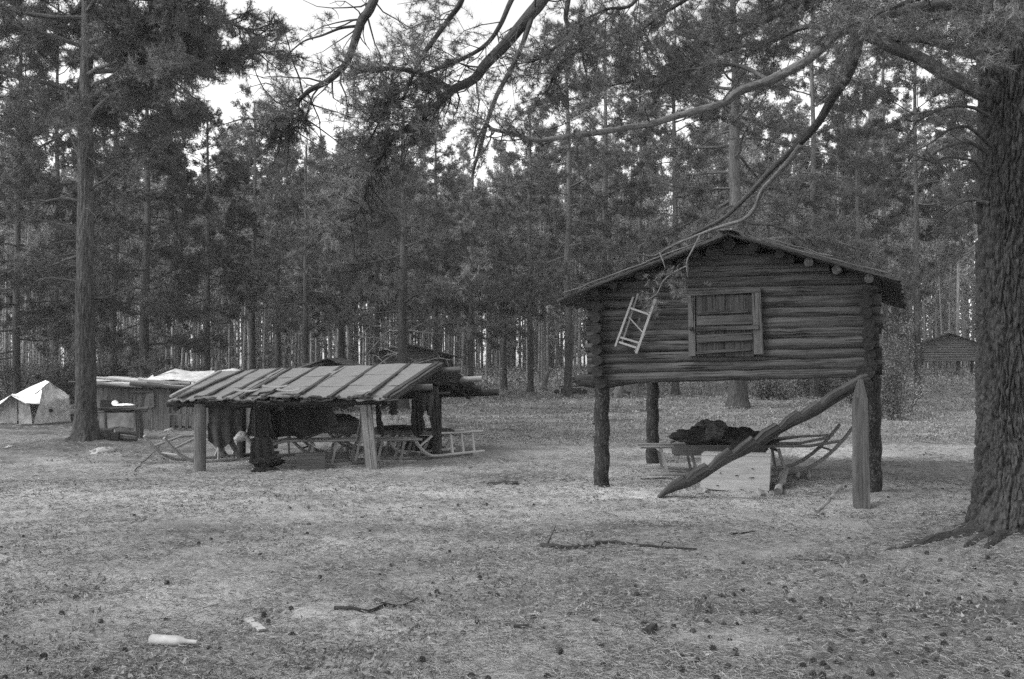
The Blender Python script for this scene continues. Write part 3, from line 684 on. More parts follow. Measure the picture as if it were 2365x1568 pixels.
    # dense boughs of the crown over the storehouse, rooted on the trunk or on limb B
    for q, (pl, r0, n, l) in enumerate([
        ([(2300, -40, 9.9), (2150, -60, 10.1), (1950, -30, 10.4), (1750, 60, 10.8), (1600, 150, 11.0)], .05, 36, 1.0),
        ([(2300, -160, 9.9), (2000, -180, 9.9), (1750, -90, 9.9), (1550, 20, 9.9), (1430, 110, 10.0)], .05, 36, 1.0),
        ([(2320, 20, 9.8), (2200, -20, 9.0), (2080, 10, 8.4), (1960, 60, 8.0)], .045, 26, .8),
        ([(2360, 40, 9.6), (2330, 30, 8.9), (2280, 60, 8.4), (2230, 100, 8.1)], .03, 18, .6),
        ([(2200, 10, 9.6), (2080, -40, 9.9), (1900, -20, 10.3), (1760, 30, 10.8), (1640, 70, 11.2)], .04, 30, .9),
        ([(1930, 78, 9.0), (1870, 60, 9.2), (1790, 90, 9.5), (1700, 110, 9.8), (1600, 150, 10.1), (1520, 200, 10.3)], .03, 30, .9),
        ([(1776, 186, 8.8), (1700, 150, 9.2), (1600, 160, 9.5), (1500, 180, 9.7), (1400, 200, 9.9)], .022, 20, .6),
        ([(2320, -60, 10.0), (2260, -20, 10.6), (2190, 40, 11.1), (2110, 60, 11.5), (2020, 130, 11.9)], .035, 26, .8)]):
        pts = limb(pl, r0, .008, jit=.1); T.spray(pts, n, .4, l, 9, .25, .02, rb=.007, nsub=3)
    # dead curved branches on the left side of the trunk
    for pl in [[(2285, 400, 9.75), (2269, 397, 9.7), (2251, 374, 9.6), (2215, 365, 9.5), (2179, 365, 9.4), (2156, 376, 9.3), (2133, 365, 9.2)],
               [(2285, 335, 9.75), (2262, 312, 9.6), (2230, 292, 9.5), (2190, 300, 9.4), (2150, 330, 9.3), (2110, 350, 9.2)],
               [(2285, 270, 9.75), (2250, 250, 9.6), (2205, 245, 9.5), (2160, 258, 9.4), (2110, 285, 9.3)],
               [(2285, 355, 9.8), (2240, 330, 9.7), (2200, 334, 9.6), (2160, 352, 9.5), (2120, 390, 9.4)],
               [(2285, 470, 9.8), (2250, 462, 9.9), (2215, 470, 10.0), (2170, 500, 10.2)]]:
        pts = limb(pl, .020, .005, name='dead_branch')
        for z in range(7):
            j = rg.integers(4, len(pts)-1); t2 = curve(pts[j], nrm(pts[j]-pts[j-1]) + rg.normal(0, .6, 3) + [0, 0, .2], rg.uniform(.15, .5), 3, -.08, .2, rg); T.tube(t2, .006, .002, 4)
    part(T.br, 'branches', LB, th)
    V, Q = T.leaves(.10, .062, 34, .0046); tris_obj('crown', V, Q, FOL, th, loc=BIG)
    print('big pine needles', len(Q))
big_pine()

# ------------------------------------------------------------------ log storehouse on posts (main)
WOODG = wood(.060, .75, 'grey_log_wood'); WOODD = wood(.034, .5, 'dark_log_wood'); WOODL = wood(.26, .45, 'pale_wood'); WOODP = wood(.09, .55, 'post_wood')
ENDD = endgrain(.020); ENDL = endgrain(.10); ROOFW = wood(.085, .6, 'roof_board_wood'); ROOFL = wood(.15, .5, 'pale_roof_wood'); POSTB = bark(.022, 'peeling_bark', 20, 6, .35)
def storehouse(L0, wv, dv, Wd, D, label, zb, zt, ncr, eL, eR, apex, far=False):
    """L0 front-left corner, wv/dv unit vectors; zb(u), zt(u) lower/upper line of the courses; apex (u, z)"""
    wv = np.array([wv[0], wv[1], 0.]); dv = np.array([dv[0], dv[1], 0.])
    def H(u, v, z): return np.array([L0[0], L0[1], 0]) + wv*u + dv*v + np.array([0, 0, z])
    th = thing('log_storehouse', on(L0[0], L0[1]), label, 'storehouse')
    WOODG, WOODD, ROOFW = ((globals()['WOODG'], globals()['WOODD'], globals()['ROOFW']) if not far else (wood(.11, .5, 'far_lit_log_wood'), wood(.08, .4, 'far_lit_dark_wood'), wood(.06, .4, 'far_roof_wood')))  # same log wood, paled when far: its open lighting is put into the colour
    ns = 8 if far else 16; Wc = Wd-.09
    # walls
    mb = MB(); rr = random.Random(5)
    for i in range(ncr):
        f = (i+.5)/ncr; zl, zr = zb(0)+(zt(0)-zb(0))*f, zb(Wd)+(zt(Wd)-zb(Wd))*f; rad = (zt(0)-zb(0))/ncr*.515
        a = 1 if i % 2 else -1
        ul, ur = -.17+rr.uniform(-.03, .02), Wd+.06+rr.uniform(-.03, .04); sl = (zr-zl)/Wd
        mb.log(H(ul, 0, zl+sl*ul), H(ur, 0, zl+sl*ur), rad*(1+.10*a)*1.02, rad*(1-.10*a)*1.02, ns, 0, 1, .16, 50+i, .006, seg=4 if far else 26, squash=(.78, 1.0))
        mb.log(H(ul, D, zl), H(ur, D, zr), rad, rad, 8, 0, 1, .1, 70+i)
        for u0, zz, sd in ((.0, zl, 1), (Wc, zr, 2)):
            jx = rr.uniform(-.012, .012) + (.035*(ncr-i-4)/4 if u0 else 0); r_ = rad*rr.uniform(.92, 1.03); zo = -rad*.4
            mb.log(H(u0+jx, -.21+rr.uniform(-.03, .03), zz+zo), H(u0+jx, D+.17, zz+zo), r_, r_*.95, ns, 0, 1, .1, 90+i*3+sd, .004)
    part(mb, 'wall', [WOODG, ENDD], th)
    roofL = lambda u: eL[1] + (apex[1]-eL[1])*(u-eL[0])/(apex[0]-eL[0]); roofR = lambda u: eR[1] + (apex[1]-eR[1])*(eR[0]-u)/(eR[0]-apex[0])
    z = zt(Wd/2); pit = .142; gbs = {0: MB(), D: MB()}
    for j in range(6):
        zc = z + pit*(j+.5); lim = zc + .048
        if lim > apex[1]-.03: break
        u0 = eL[0] + (lim-eL[1])/(apex[1]-eL[1])*(apex[0]-eL[0]); u1 = eR[0] - (lim-eR[1])/(apex[1]-eR[1])*(eR[0]-apex[0])
        for v in (0, D): gbs[v].log(H(max(u0, -.05), v, zc), H(min(u1, Wd), v, zc), pit*.54, pit*.54, ns, 0, 1, .14, 130+j, .005, seg=4 if far else 16, squash=(.62, 1.0))
    for v in (0, D): part(gbs[v], 'gable', [WOODG, ENDD], th)
    # posts
    rp = .105
    for u, v in ((.02, .02), (Wd-.04, .02), (.02, D-.05), (Wd-.04, D-.05)):
        b = H(u, v, 0); mb = MB(); zt_ = zb(u)-.12; zg = g1(b[0], b[1]); k = 14
        p = np.array([b + [.012*sin(i*1.7+u), 0, zg-.15+(zt_-zg+.15)*i/k] for i in range(k+1)])
        mb.tube(p, np.linspace(rp*1.03, rp*.96, k+1), 20, 0, 1, .09, int(u*7+v*3))
        rr2 = random.Random(int(u*10+v))
        for q in range(5):
            a = rr2.random()*6.28; hh = rr2.uniform(.3, 1.3); c = b + [cos(a)*rp*.9, sin(a)*rp*.9, hh]; mb.tube([c, c+[cos(a)*.035, sin(a)*.035, .008]], [.016, .008], 6, 0)
        part(mb, 'post', [POSTB, ENDD], th)
    # sill beams
    mb = MB()
    mb.log(H(-.1, -.02, zb(0)-.07), H(Wd-.12, -.02, zb(Wd)-.055), .075, .062, ns, 0, 1, .15, 7, .01)
    part(mb, 'beam', [WOODG, ENDD], th)
    mb = MB()
    p = [H(-.36, -.03, zb(0)-.075), H(-.28, -.03, zb(0)-.08), H(-.1, -.02, zb(0)-.085), H(.15, -.01, zb(0)-.09), H(.4, 0, zb(0)-.09)]
    mb.tube(p, [.035, .075, .088, .08, .03], 16, 0, 1, .55, 3); 
    for q in range(14):
        a = q*2.4; c = H(-.33+rr.uniform(0, .12), -.03, zb(0)-.075); mb.tube([c+[0, 0, 0], c+[-.06-.05*rr.random(), cos(a)*.06, sin(a)*.06]], [.02, .004], 5, 0)
    part(mb, 'rotten_beam_end', [WOODD, ENDD], th)
    for u in (.03, Wd-.13):
        mb = MB(); mb.log(H(u, -.30 if u > 1 else -.12, zb(u)-.045-(.0 if u > 1 else .05)), H(u+.03, D+.2, zb(u)-.06), .105, .10, ns, 0, 1, .06, 11+int(u), .004); part(mb, 'beam', [WOODD, ENDD], th)
    mb = MB(); mb.log(H(-.2, D-.02, zb(0)-.07), H(Wd+.1, D-.02, zb(Wd)-.06), .075, .07, 10, 0, 1); part(mb, 'beam', [WOODD, ENDD], th)
    mb = MB()
    nb = 6 if far else 17
    for q in range(nb):
        v = .08+(D-.16)*(q+.5)/nb; mb.plank(H(.05, v, zb(0)+.0), H(Wd-.1, v, zb(Wd)+.0), (D-.16)/nb*.97, .03, side=dv)
    part(mb, 'floor', WOODD, th)
    # purlins
    for u in ([.0, .26, .62, 1.0, 1.35, apex[0], 2.12, 2.45, 2.8, 3.14, 3.52] if not far else [.1, apex[0], Wd-.1]):
        zr_ = (roofL(u) if u < apex[0] else roofR(u)) - .065; mb = MB()
        mb.log(H(u, -.27+rr.uniform(-.03, .03), zr_-(.04 if abs(u-apex[0]) < .01 else 0)), H(u, D+.3, zr_), .058 if u != apex[0] else .08, .055, 12, 0, 1, .12); part(mb, 'purlin', [WOODD, ENDD if u < 2.6 else ENDL], th)
    # roof: two skins of boards running down each slope
    for side in (0, 1):
        mb = MB(); n = 8 if far else 25; v0, v1 = -.36, D+.36
        for layer in (0, 1):
            for q in range(n):
                v = v0+(v1-v0)*(q+.5 if layer == 0 else q+.95)/n; fr = (v-v0)/(v1-v0); ext = rr.uniform(-.05, .07); dz = .010+layer*.024
                w = (v1-v0)/n*rr.uniform(.96, 1.12)
                if side == 0: a = H(apex[0]+.02, v, apex[1]+dz); e = (eL[0]-ext, eL[1]-.355*ext-.01*rr.random()); b = H(e[0], v, e[1]+dz)
                else: a = H(apex[0]-.02, v, apex[1]+dz-.02*fr); e = (eR[0]+ext*.6-.02+.20*fr, eR[1]-.33*(ext*.6+.20*fr)-.09*fr); b = H(e[0], v, e[1]+dz)
                mb.plank(a, b, w, .018, side=dv, jit=.04, nseg=5, warp=.006)
        part(mb, 'roof', ROOFW, th)
    return th, H, roofL, roofR
A_ = radians(20.0)
L0 = (1.218, 13.8); wv = np.array([cos(A_), -sin(A_)]); dv = np.array([sin(A_), cos(A_)]); HW, HD = 3.59, 3.43
hut, H, rL, rR = storehouse(L0, wv, dv, HW, HD, 'weathered log storehouse raised on four bark-covered posts', lambda u: 1.575+.09*u/3.59, lambda u: 2.755-.03*u/3.59, 8, (-.53, 2.57), (3.87, 2.735), (1.80, 3.40))
def HP(px, py, v):
    """pixel -> point on the storehouse's plane at depth v"""
    r = ray(px, py); o = np.array([L0[0]+dv[0]*v, L0[1]+dv[1]*v]); k = (o@dv)/(r[0]*dv[0]+r[1]*dv[1])
    return np.array([r[0]*k, r[1]*k, CAMZ+r[2]*k])
W3 = np.array([wv[0], wv[1], 0]); D3 = np.array([dv[0], dv[1], 0])
# ridge cap pieces and a bark strip
mb = MB(); mb.plank(H(1.80, -.42, 3.455), H(1.80, HD+.4, 3.45), .22, .02, side=W3); mb.plank(H(1.86, -.47, 3.45), H(2.0, -.40, 3.40), .10, .02, side=D3); part(mb, 'ridge_cap', ROOFL, hut)
for (u, z, l) in ((.2, 2.86, .8), (.75, 3.05, .7), (-.4, 2.66, .6), (1.95, 3.385, .9), (2.75, 3.13, 1.0), (2.3, 3.30, .8)):
    s = .355 if u < 1.8 else -.325; mb = MB(); mb.plank(H(u, -.40, z+.02), H(u+l, -.38, z+s*l+.02), .05, .012, side=D3, jit=.3, nseg=5, warp=.012); part(mb, 'verge_board', ROOFL, hut)
# door
door = MB(); V_ = -.098
def hpl(mb, a, b, w, t, v, m=0, **k): return mb.plank(HP(a[0], a[1], v), HP(b[0], b[1], v), w, t, **k, m=m)
for q in range(6):
    x0 = 1608+(q+.5)*21.7; mb_w = .128; door.plank(HP(x0, 681, V_), HP(x0+2, 823, V_), mb_w, .02, side=W3)
dr = part(door, 'door', wood(.04, .8, 'stained_door_wood'), hut)
for (ya, yb, w, t, dx) in ((724, 718, .038, .03, (1610, 1728)), (741, 737, .12, .02, (1609, 1738)), (760, 755, .055, .035, (1608, 1752)), (783, 777, .10, .022, (1609, 1738)), (815, 806, .035, .03, (1608, 1734))):
    mb = MB(); hpl(mb, (dx[0], ya), (dx[1], yb), w, t, V_-.018-t/2, side=np.array([0, 0, 1.]), jit=.06, nseg=6, warp=.002); sub(mb, 'batten', WOODG if t > .025 else wood(.06, .5, 'grey_batten'), dr, hut)
mb = MB(); hpl(mb, (1597, 683), (1599, 822), .09, .05, -.105, side=W3, jit=.08, nseg=4); part(mb, 'door_jamb', WOODP, hut)
mb = MB(); hpl(mb, (1747, 676), (1753, 818), .12, .05, -.105, side=W3, jit=.06, nseg=4); part(mb, 'door_jamb', WOODP, hut)
mb = MB(); hpl(mb, (1590, 677), (1757, 669), .07, .06, -.10, side=np.array([0, 0, 1.]), jit=.1, nseg=5); part(mb, 'lintel', WOODG, hut)
mb = MB(); mb.tube([HP(1594, 758, -.14), HP(1600, 758, -.18)], [.03, .02], 8, 0, None, .3); part(mb, 'door_peg', WOODD, hut)
# slanted prop post under the beam end
mb = MB(); b = on(X(1987, 11.55), 11.55); t_ = P(1985, 884, 12.15)
mb.plank(b+[0, 0, -.1], b+(t_-b)*.86, .165, .12, side=np.array([1, 0, 0.]), jit=.03, nseg=10, warp=.006, wend=.15); mb.plank(b+(t_-b)*.855, t_+[0, 0, .03], .15, .11, side=np.array([1, 0, 0.]), wend=.05, nseg=3)
solo(mb, 'prop_post', wood(.085, .5, 'pale_wood'), b, 'pale split prop post with pointed top under the upper end of the stair', 'post')
# notched log stair
def notched():
    a = G(1502, 1148); a[2] -= .02; e = P(2003, 868, 12.22); L = np.linalg.norm(e-a); d = (e-a)/L; up = nrm(np.array([0, 0, 1.]) - d*d[2]); sd = np.cross(d, up)
    E = [0, .167, .268, .382, .485, .596, .695, .783, 1.03]; prof = [(0, -.075)]
    for i in range(8):
        s0, s1 = E[i], E[i+1]; h = [.05, .048, .055, .05, .052, .046, .036, .03][i]
        if i == 0: prof += [(.03, -.03), (.10, .045), (.145, h), (s1-.004, h-.005)]
        elif i < 7: prof += [(s0+.002, .004), (s0+(s1-s0)*.22, .02), (s0+(s1-s0)*.42, h*.85), (s1-.02, h), (s1-.003, h+.006)]
        else: prof += [(s0+.002, .004), (s0+.05, .035), (s0+.12, .045), (.98, .035), (1.0, .02)]
    mb = MB(); W2 = .10; bot = -.10
    V = []; per = 7
    for (s, h) in prof:
        c = a + d*L*s; w = W2*(1+.15*(vn(np.array([s*9]), np.array([0.]), 0, 4)[0]-.5)); bb = bot*(.35+.65*min(1, s*6))+.012*math.sin(s*23); hh = h + .008*math.sin(s*40)
        for (x_, y_) in ((-w, hh-.01), (-w*.9, hh+.004), (w*.9, hh), (w, hh-.012), (w*.95, (hh+bb)/2), (w*.5, bb), (-w*.5, bb)): V.append(c + sd*x_ + up*y_)
    Fs = []; UV = []
    for i in range(len(prof)-1):
        for j in range(per):
            j2 = (j+1) % per; Fs.append((i*per+j, (i+1)*per+j, (i+1)*per+j2, i*per+j2)); u0, u1 = prof[i][0]*L, prof[i+1][0]*L; v0, v1 = j*.06, (j+1)*.06
            UV.append(((u0, v0), (u1, v0), (u1, v1), (u0, v1)))
    mb.add(V, Fs, UV, 0, False); mb.add(np.array(V[:per]), [tuple(range(per))], [((0, 0),)*per], 1, False); mb.add(np.array(V[-per:]), [tuple(range(per))[::-1]], [((0, 0),)*per], 1, False)
    solo(mb, 'notched_log_stair', [wood(.052, .6, 'stair_wood'), ENDL], a, 'notched log stair leaning from the ground up to the storehouse beam', 'stair')
notched()
# wooden rack hanging on the wall
rk = MB(); PW = wood(.24, .2, 'bleached_wood', grain=.5)
rack = thing('hanging_rack', HP(1465, 750, -.16), 'pale ladder-like wooden rack hanging askew on the log wall left of the door', 'rack')
def bar(a, b, w, v, name, v2=None):
    mb = MB(); mb.plank(HP(a[0], a[1], v), HP(b[0], b[1], v2 or v), w, .022, side=W3, jit=.05, nseg=3); part(mb, name, PW, rack)
bar((1463, 685), (1421, 800), .027, -.15, 'rail'); bar((1513.6, 690), (1469.6, 816), .033, -.17, 'rail'); bar((1474, 678), (1437, 790), .024, -.11, 'rail'); bar((1490, 770), (1466, 812), .02, -.11, 'rail')
for a, b in (((1455, 711), (1499, 726)), ((1433, 779), (1477, 792)), ((1430, 790), (1470, 803))):
    mb = MB(); mb.plank(HP(*a, -.145), HP(*b, -.165), .026, .02, side=np.array([0, 0, 1.])); part(mb, 'rung', PW, rack)
mb = MB(); mb.plank(HP(1453, 733, -.145), HP(1485, 768, -.165), .016, .014, side=W3); part(mb, 'brace', PW, rack)

# ------------------------------------------------------------------ sleds
def sled(pos, head, L, Wd, Hh, tone, label, rise=.62, cl=.80, name='reindeer_sled', group='wooden sleds', deck=True, tipk=1.0):
    """pos: centre of the runners on the ground; head: direction of the upturned tips (radians); wooden sled with curved runners"""
    WM = wood(tone, .45, 'sled_wood') if tone < .2 else wood(tone, .3, 'pale_sled_wood')
    f = np.array([cos(head), sin(head), 0]); s_ = np.array([-sin(head), cos(head), 0]); o = on(pos[0], pos[1]); th = thing(name, o, label, 'sled', group)
    def Q(a, b, z): 
        p = o + f*a + s_*b; return np.array([p[0], p[1], max(o[2], g1(p[0], p[1])-.015) + z]) if z < .1 else np.array([p[0], p[1], o[2]+z])
    for sg in (-1, 1):
        w = Wd/2; pts = []
        for t in np.linspace(-L/2, L/2-cl+.15, 7): pts.append(Q(t, sg*w, .022))
        for t in np.linspace(0, 1, 9)[1:]:
            pts.append(Q(L/2-cl+.15+cl*t**.9*tipk, sg*w*(1-.06*t), .022+rise*(t**2.1)))
        pts = np.array(pts); mb = MB(); mb.tube(pts, np.linspace(.034, .028, len(pts)), 7, 0, None, .08, 3+sg); part(mb, 'runner', WM, th)
        nl = max(3, int((L-.5)/.42))
        for k in range(nl):
            a = -L/2+.22+(L-1.15)*k/(nl-1); mb = MB(); mb.plank(Q(a+.06, sg*w, .03), Q(a-.03, sg*w*.62, Hh), .042, .030, side=f); part(mb, 'leg', WM, th)
        mb = MB(); tip = Q(L/2-.02, sg*w*.95, .022+rise*((cl-.17)/cl)**2.3); 
        mb.tube([Q(-L/2-.12, sg*w*.64, Hh+.02), Q(-.1*L, sg*w*.64, Hh+.03), Q(L/2-.5, sg*w*.72, Hh+.045), tip], .023, 7, 0, None, .1, 5+sg); part(mb, 'rail', WM, th)
    nl = max(3, int((L-.5)/.42))
    for k in range(nl):
        a = -L/2+.22+(L-1.15)*k/(nl-1)-.03; mb = MB(); mb.plank(Q(a, -Wd*.36, Hh-.03), Q(a, Wd*.36, Hh-.03), .05, .035, side=f); part(mb, 'crossbeam', WM, th)
    mb = MB(); zf = .022+rise*((cl-.31)/cl)**2.33; mb.tube([Q(L/2-.16, -Wd*.49, zf), Q(L/2-.16, Wd*.49, zf)], .017, 6); part(mb, 'front_bar', WM, th)
    if deck:
        mb = MB()
        for k in range(4): b = -Wd*.26+Wd*.52*k/3; mb.plank(Q(-L/2+.12, b, Hh+.005), Q(L/2-.95, b, Hh+.012), Wd*.08, .012, side=s_, jit=.05, nseg=3)
        part(mb, 'deck', WM, th)
    return th
def blob(c, sz, seed, amp=.25, nu=36, nv=22, flat=.0, rot=0.0):
    """lumpy closed form"""
    th = np.linspace(0, 2*pi, nu, endpoint=False); ph = np.linspace(0, pi, nv); T_, Ph = np.meshgrid(th, ph)
    x = np.sin(Ph)*np.cos(T_); y = np.sin(Ph)*np.sin(T_); z = np.cos(Ph); k = 1 + amp*1.6*(fbm(x*1.8+seed, y*1.8, z*1.8, seed, 3)-.5) - amp*.7*(np.abs(fbm(x*2.6+seed, y*2.6, z*2.6, seed+3, 3)-.5)*4-.5)
    z = np.where(z < 0, z*(1-flat), z); V = np.stack([x*k*sz[0], y*k*sz[1], z*k*sz[2]], -1)
    c_, s_ = cos(rot), sin(rot); V = np.stack([V[..., 0]*c_-V[..., 1]*s_, V[..., 0]*s_+V[..., 1]*c_, V[..., 2]], -1) + np.asarray(c)
    mb = MB(); Fs = []; UV = []
    for i in range(nv-1):
        for j in range(nu):
            j2 = (j+1) % nu; Fs.append((i*nu+j, (i+1)*nu+j, (i+1)*nu+j2, i*nu+j2)); UV.append(((i*.05, j*.05), (i*.05+.05, j*.05), (i*.05+.05, j*.05+.05), (i*.05, j*.05+.05)))
    mb.add(V.reshape(-1, 3), Fs, UV, 0, True); return mb
# sled under the storehouse
c = on(X(1700, 15.6), 15.6); s1 = sled((c[0]+.08, 15.6), radians(-2), 2.95, .74, .42, .17, 'long wooden sled with upturned runners loaded with dark clothes under the storehouse', rise=.74, cl=1.25, deck=False)
mb = MB()
for sg, yy in ((0, 15.2), (1, 15.9)):
    mb.tube([P(1770, 1013+sg*8, yy), P(1850, 1008, yy), P(1915, 1005, yy-.05)], .018, 7, 0, None, .1, sg)
part(mb, 'side_pole', wood(.13, .45, 'sled_wood'), s1)
mb = MB(); mb.tube([P(1548, 1022, 15.5), P(1575, 1010, 15.5)], [.022, .022], 7); mb.plank(P(1556, 1040, 15.15), P(1690, 1040, 15.15), .16, .03); mb.plank(P(1556, 1040, 15.15), P(1553, 1036, 15.9), .12, .03); part(mb, 'side_board', wood(.10, .45, 'sled_wood'), s1)
for nm, (px, py, Y), sz, tn, sd, lab in [('dark_bundle', (1615, 1012, 15.5), (.36, .28, .15), .025, 1, 'dark cloth bundle at the left end of the sled load'), ('jacket', (1645, 1003, 15.5), (.24, .25, .20), .07, 2, 'grey crumpled jacket topping the sled load'),
                                   ('dark_blanket', (1705, 1018, 15.5), (.46, .32, .17), .018, 3, 'black blanket spread over the middle of the sled load'), ('trousers', (1730, 1035, 15.2), (.26, .20, .14), .045, 4, 'dark grey trousers hanging off the front of the sled load'),
                                   ('sack', (1765, 1015, 15.6), (.20, .25, .12), .025, 5, 'dark sack at the right end of the sled load')]:
    cc = P(px, py, Y); mb = blob(cc, sz, sd, .6, 48, 30, .3); solo(mb, nm, cloth_mat(tn, 'load_cloth'), cc, lab, nm.replace('_', ' ').replace('dark ', ''))
# pale crate in front of the sled
def crate():
    y0 = 13.35; c = on(X(1700, y0), y0); th = thing('crate', c, 'pale wide wooden crate standing on blocks in front of the loaded sled', 'crate')
    fl, fr = P(1620, 1052, y0+.12), P(1780, 1056, y0-.12); bl, br = P(1618, 1128, y0+.12), P(1776, 1141, y0-.12); dp = nrm(np.array([.30, 1, 0]))*.42
    CM = wood(.30, .22, 'crate_wood', .5); mb = MB()
    def quadbox(a, b, c_, d_, nn, t, m=0):
        V = np.array([a, b, c_, d_, a+nn*t, b+nn*t, c_+nn*t, d_+nn*t]); w = np.linalg.norm(b-a); h = np.linalg.norm(d_-a)
        u = ((0, 0), (w, 0), (w, h), (0, h)); e = ((0, 0), (w, 0), (w, t), (0, t))
        Fs = [(0, 1, 2, 3), (7, 6, 5, 4), (0, 4, 5, 1), (1, 5, 6, 2), (2, 6, 7, 3), (3, 7, 4, 0)]; mb.add(V, [f[::-1] for f in Fs], [u, u, e, e, e, e], m, False)
    n_ = nrm(np.cross(br-bl, fl-bl)); n_ = -n_ if n_[1] > 0 else n_
    quadbox(bl, br, fr, fl, -n_, .022); part(mb, 'front_panel', CM, th)
    for nm, a, b, c_, d_ in (('side_panel', bl+dp*.06, bl+dp, fl+dp, fl+dp*.06), ('side_panel', br+dp*.06, br+dp, fr+dp, fr+dp*.06)):
        mb = MB(); quadbox(a, b, c_, d_, np.array([.02 if a[0] < c[0] else -.02, 0, 0])/.02, .02); part(mb, nm, CM, th)
    mb = MB(); quadbox(bl+dp, br+dp, fr+dp, fl+dp, nrm(dp), .02); part(mb, 'back_panel', CM, th)
    mb = MB(); up = np.array([0, 0, .004]); quadbox(fl+up, fr+up, fr+dp+up, fl+dp+up, np.array([0, 0, 1.]), .02); part(mb, 'lid', CM, th)
    mb = MB(); quadbox(bl+dp*.08+[.03, 0, .02], br+dp*.08+[-.03, 0, .02], br+dp*.95+[-.03, 0, .02], bl+dp*.95+[.03, 0, .02], np.array([0, 0, 1.]), .02); part(mb, 'floor', CM, th)
    # the marks left on the front panel: small knots and a long crack
    mb = MB()
    for (px, py, w) in ((1657, 1122, 3), (1701, 1099, 4), (1738, 1083, 2), (1736, 1104, 6), (1712, 1131, 2), (1664, 1093, 2)):
        y = y0 - (px-1700)/80*.12 - .01; p = P(px, py, y-.006); mb.plank(p-[w/2299*13, 0, 0], p+[w/2299*13, 0, .008], .010, .006, jit=.3, nseg=3)
    part(mb, 'dark_marks', WOODD, th)
    for i, (px, py) in enumerate(((1632, 1138), (1762, 1146))):
        g = G(px, py); mb = MB(); mb.log(g+[0, -.03, .0], g+[.05, .42, .01], .04, .04, 8); solo(mb, 'log_block', [WOODL, ENDL], g, ['short pale log block under the left end of the crate', 'short pale log block under the right end of the crate'][i], 'log block')
crate()
def ground_log(pa, pb, r0, r1, label, tone='L', name='log', cat='log', lift=0.0, dz=0.0):
    a = G(*pa); b = G(*pb); a[2] += r0*.6; b[2] += r1*.6 + lift; mb = MB(); mb.log(a, b, r0, r1, 10, 0, 1, .22, None, .02)
    solo(mb, name, {'L': [WOODL, ENDL], 'P': [WOODP, ENDL], 'D': [WOODD, ENDD]}[tone], a, label, cat)
ground_log((1796, 1143), (1815, 1098), .055, .05, 'short pale log leaning behind the right end of the crate', lift=.05)
ground_log((1885, 1184), (1940, 1128), .022, .03, 'pale debarked stick lying in front of the prop post', name='stick', cat='stick')
ground_log((1532, 1086), (1600, 1096), .014, .012, 'thin pole lying behind the lower end of the notched stair', 'P', 'pole', 'pole')
ground_log((1838, 1108), (1850, 1090), .035, .02, 'small pale wood offcut right of the sled runners', name='wood_offcut', cat='wood')
ground_log((1868, 1112), (1868, 1092), .03, .02, 'second small wood offcut farthest right beside the sled runners', name='wood_offcut', cat='wood')
ground_log((1480, 1108), (1620, 1098), .015, .012, 'long grey pole passing under the notched stair beside the post', 'P', 'pole', 'pole')

# ------------------------------------------------------------------ sled shelter
FLc, FRc = np.array([X(395, 15.95), 15.95, 1.150]), np.array([X(903, 16.2), 16.2, 1.165])
TLc, TRc = np.array([X(510, 18.4), 18.4, 1.534]), np.array([X(1018, 18.3), 18.3, 1.694])
BLc, BRc = TLc + [.45, 2.0, -.50], TRc + [.62, 2.0, -.52]
def RP(s, t, dz=0.0):
    s = np.asarray(s, float); t = np.asarray(t, float); s_, t_ = s[..., None], t[..., None]
    a = (FLc*(1-s_)+FRc*s_)*(1-t_) + (TLc*(1-s_)+TRc*s_)*t_; b = (TLc*(1-s_)+TRc*s_)*(2-t_) + (BLc*(1-s_)+BRc*s_)*(t_-1)
    r = np.where(t_ <= 1, a, b); return r + np.array([0, 0, 1.])*dz
def RPs(s, t, dz=0.0): return RP(np.array(s), np.array(t), dz)
shed = thing('sled_shelter', on(*(RPs(.5, 1)[:2])), 'low open shelter with a battened plank roof on posts over the parked sleds', 'shelter')
FELT = wood(.19, .15, 'weathered_roof_sheet', .6)
for (t0, t1, sg) in ((0, 1, 0), (1, 2, 1)):
    mb = MB(); rr = random.Random(4+sg); rows = 3 if sg == 0 else 2; nc = 7
    for q in range(nc):
        for rw in range(rows):
            a0, a1 = q/nc-.004, (q+1)/nc+.006; b0, b1 = t0+(t1-t0)*rw/rows-(.03 if rw else 0), t0+(t1-t0)*(rw+1)/rows
            if sg == 0 and rw == 0: b0 = -.04+rr.uniform(-.035, .035)
            if q == 0 and sg == 0: a0 = -.0+rr.uniform(0, .01)
            ns_, nt_ = 15, 9; sg_, tg = np.meshgrid(np.linspace(a0, a1, ns_), np.linspace(b0, b1, nt_), indexing='ij')
            dz = .016*(fbm(sg_*16, tg*4, 0, q+rw*3, 3)-.5)*2 + .008*rw + .012*(q % 2)
            if rw == 0 and sg == 0: dz = dz + .05*np.clip((.06-tg)/.1, 0, 1)*(fbm(sg_*45, tg*2, 0, 7, 2)-.45)*2
            G3 = RP(sg_, tg) + np.array([0, 0, 1.])*dz[..., None]; mb.grid(G3[::-1], 0, .02, True, 2.5)
    part(mb, 'roof', FELT, shed)
BT = [(0, 0), (.106, .05), (.17, .163), (.27, .248), (.32, .327), (.44, .425), (.555, .577), (.71, .732), (.86, .90), (.985, .985)]
for i, (a, b) in enumerate(BT):
    mb = MB(); t1 = .99; p0 = RPs(b, -.05 if i else .0, .04); p1 = RPs(a, t1, .045); mb.plank(p0, p1, .055 if i < 9 else .08, .035, side=(1, 0, 0), jit=.12, nseg=9, warp=.005); part(mb, 'batten', wood(.055, .4, 'batten_wood') if i else WOODL, shed)
mb = MB(); mb.plank(RPs(1.0, -.02, -.03), RPs(1.0, 1.0, -.02), .15, .03, side=(.5, 0, 1), jit=.08, nseg=6, warp=.01); part(mb, 'barge_board', WOODP, shed)
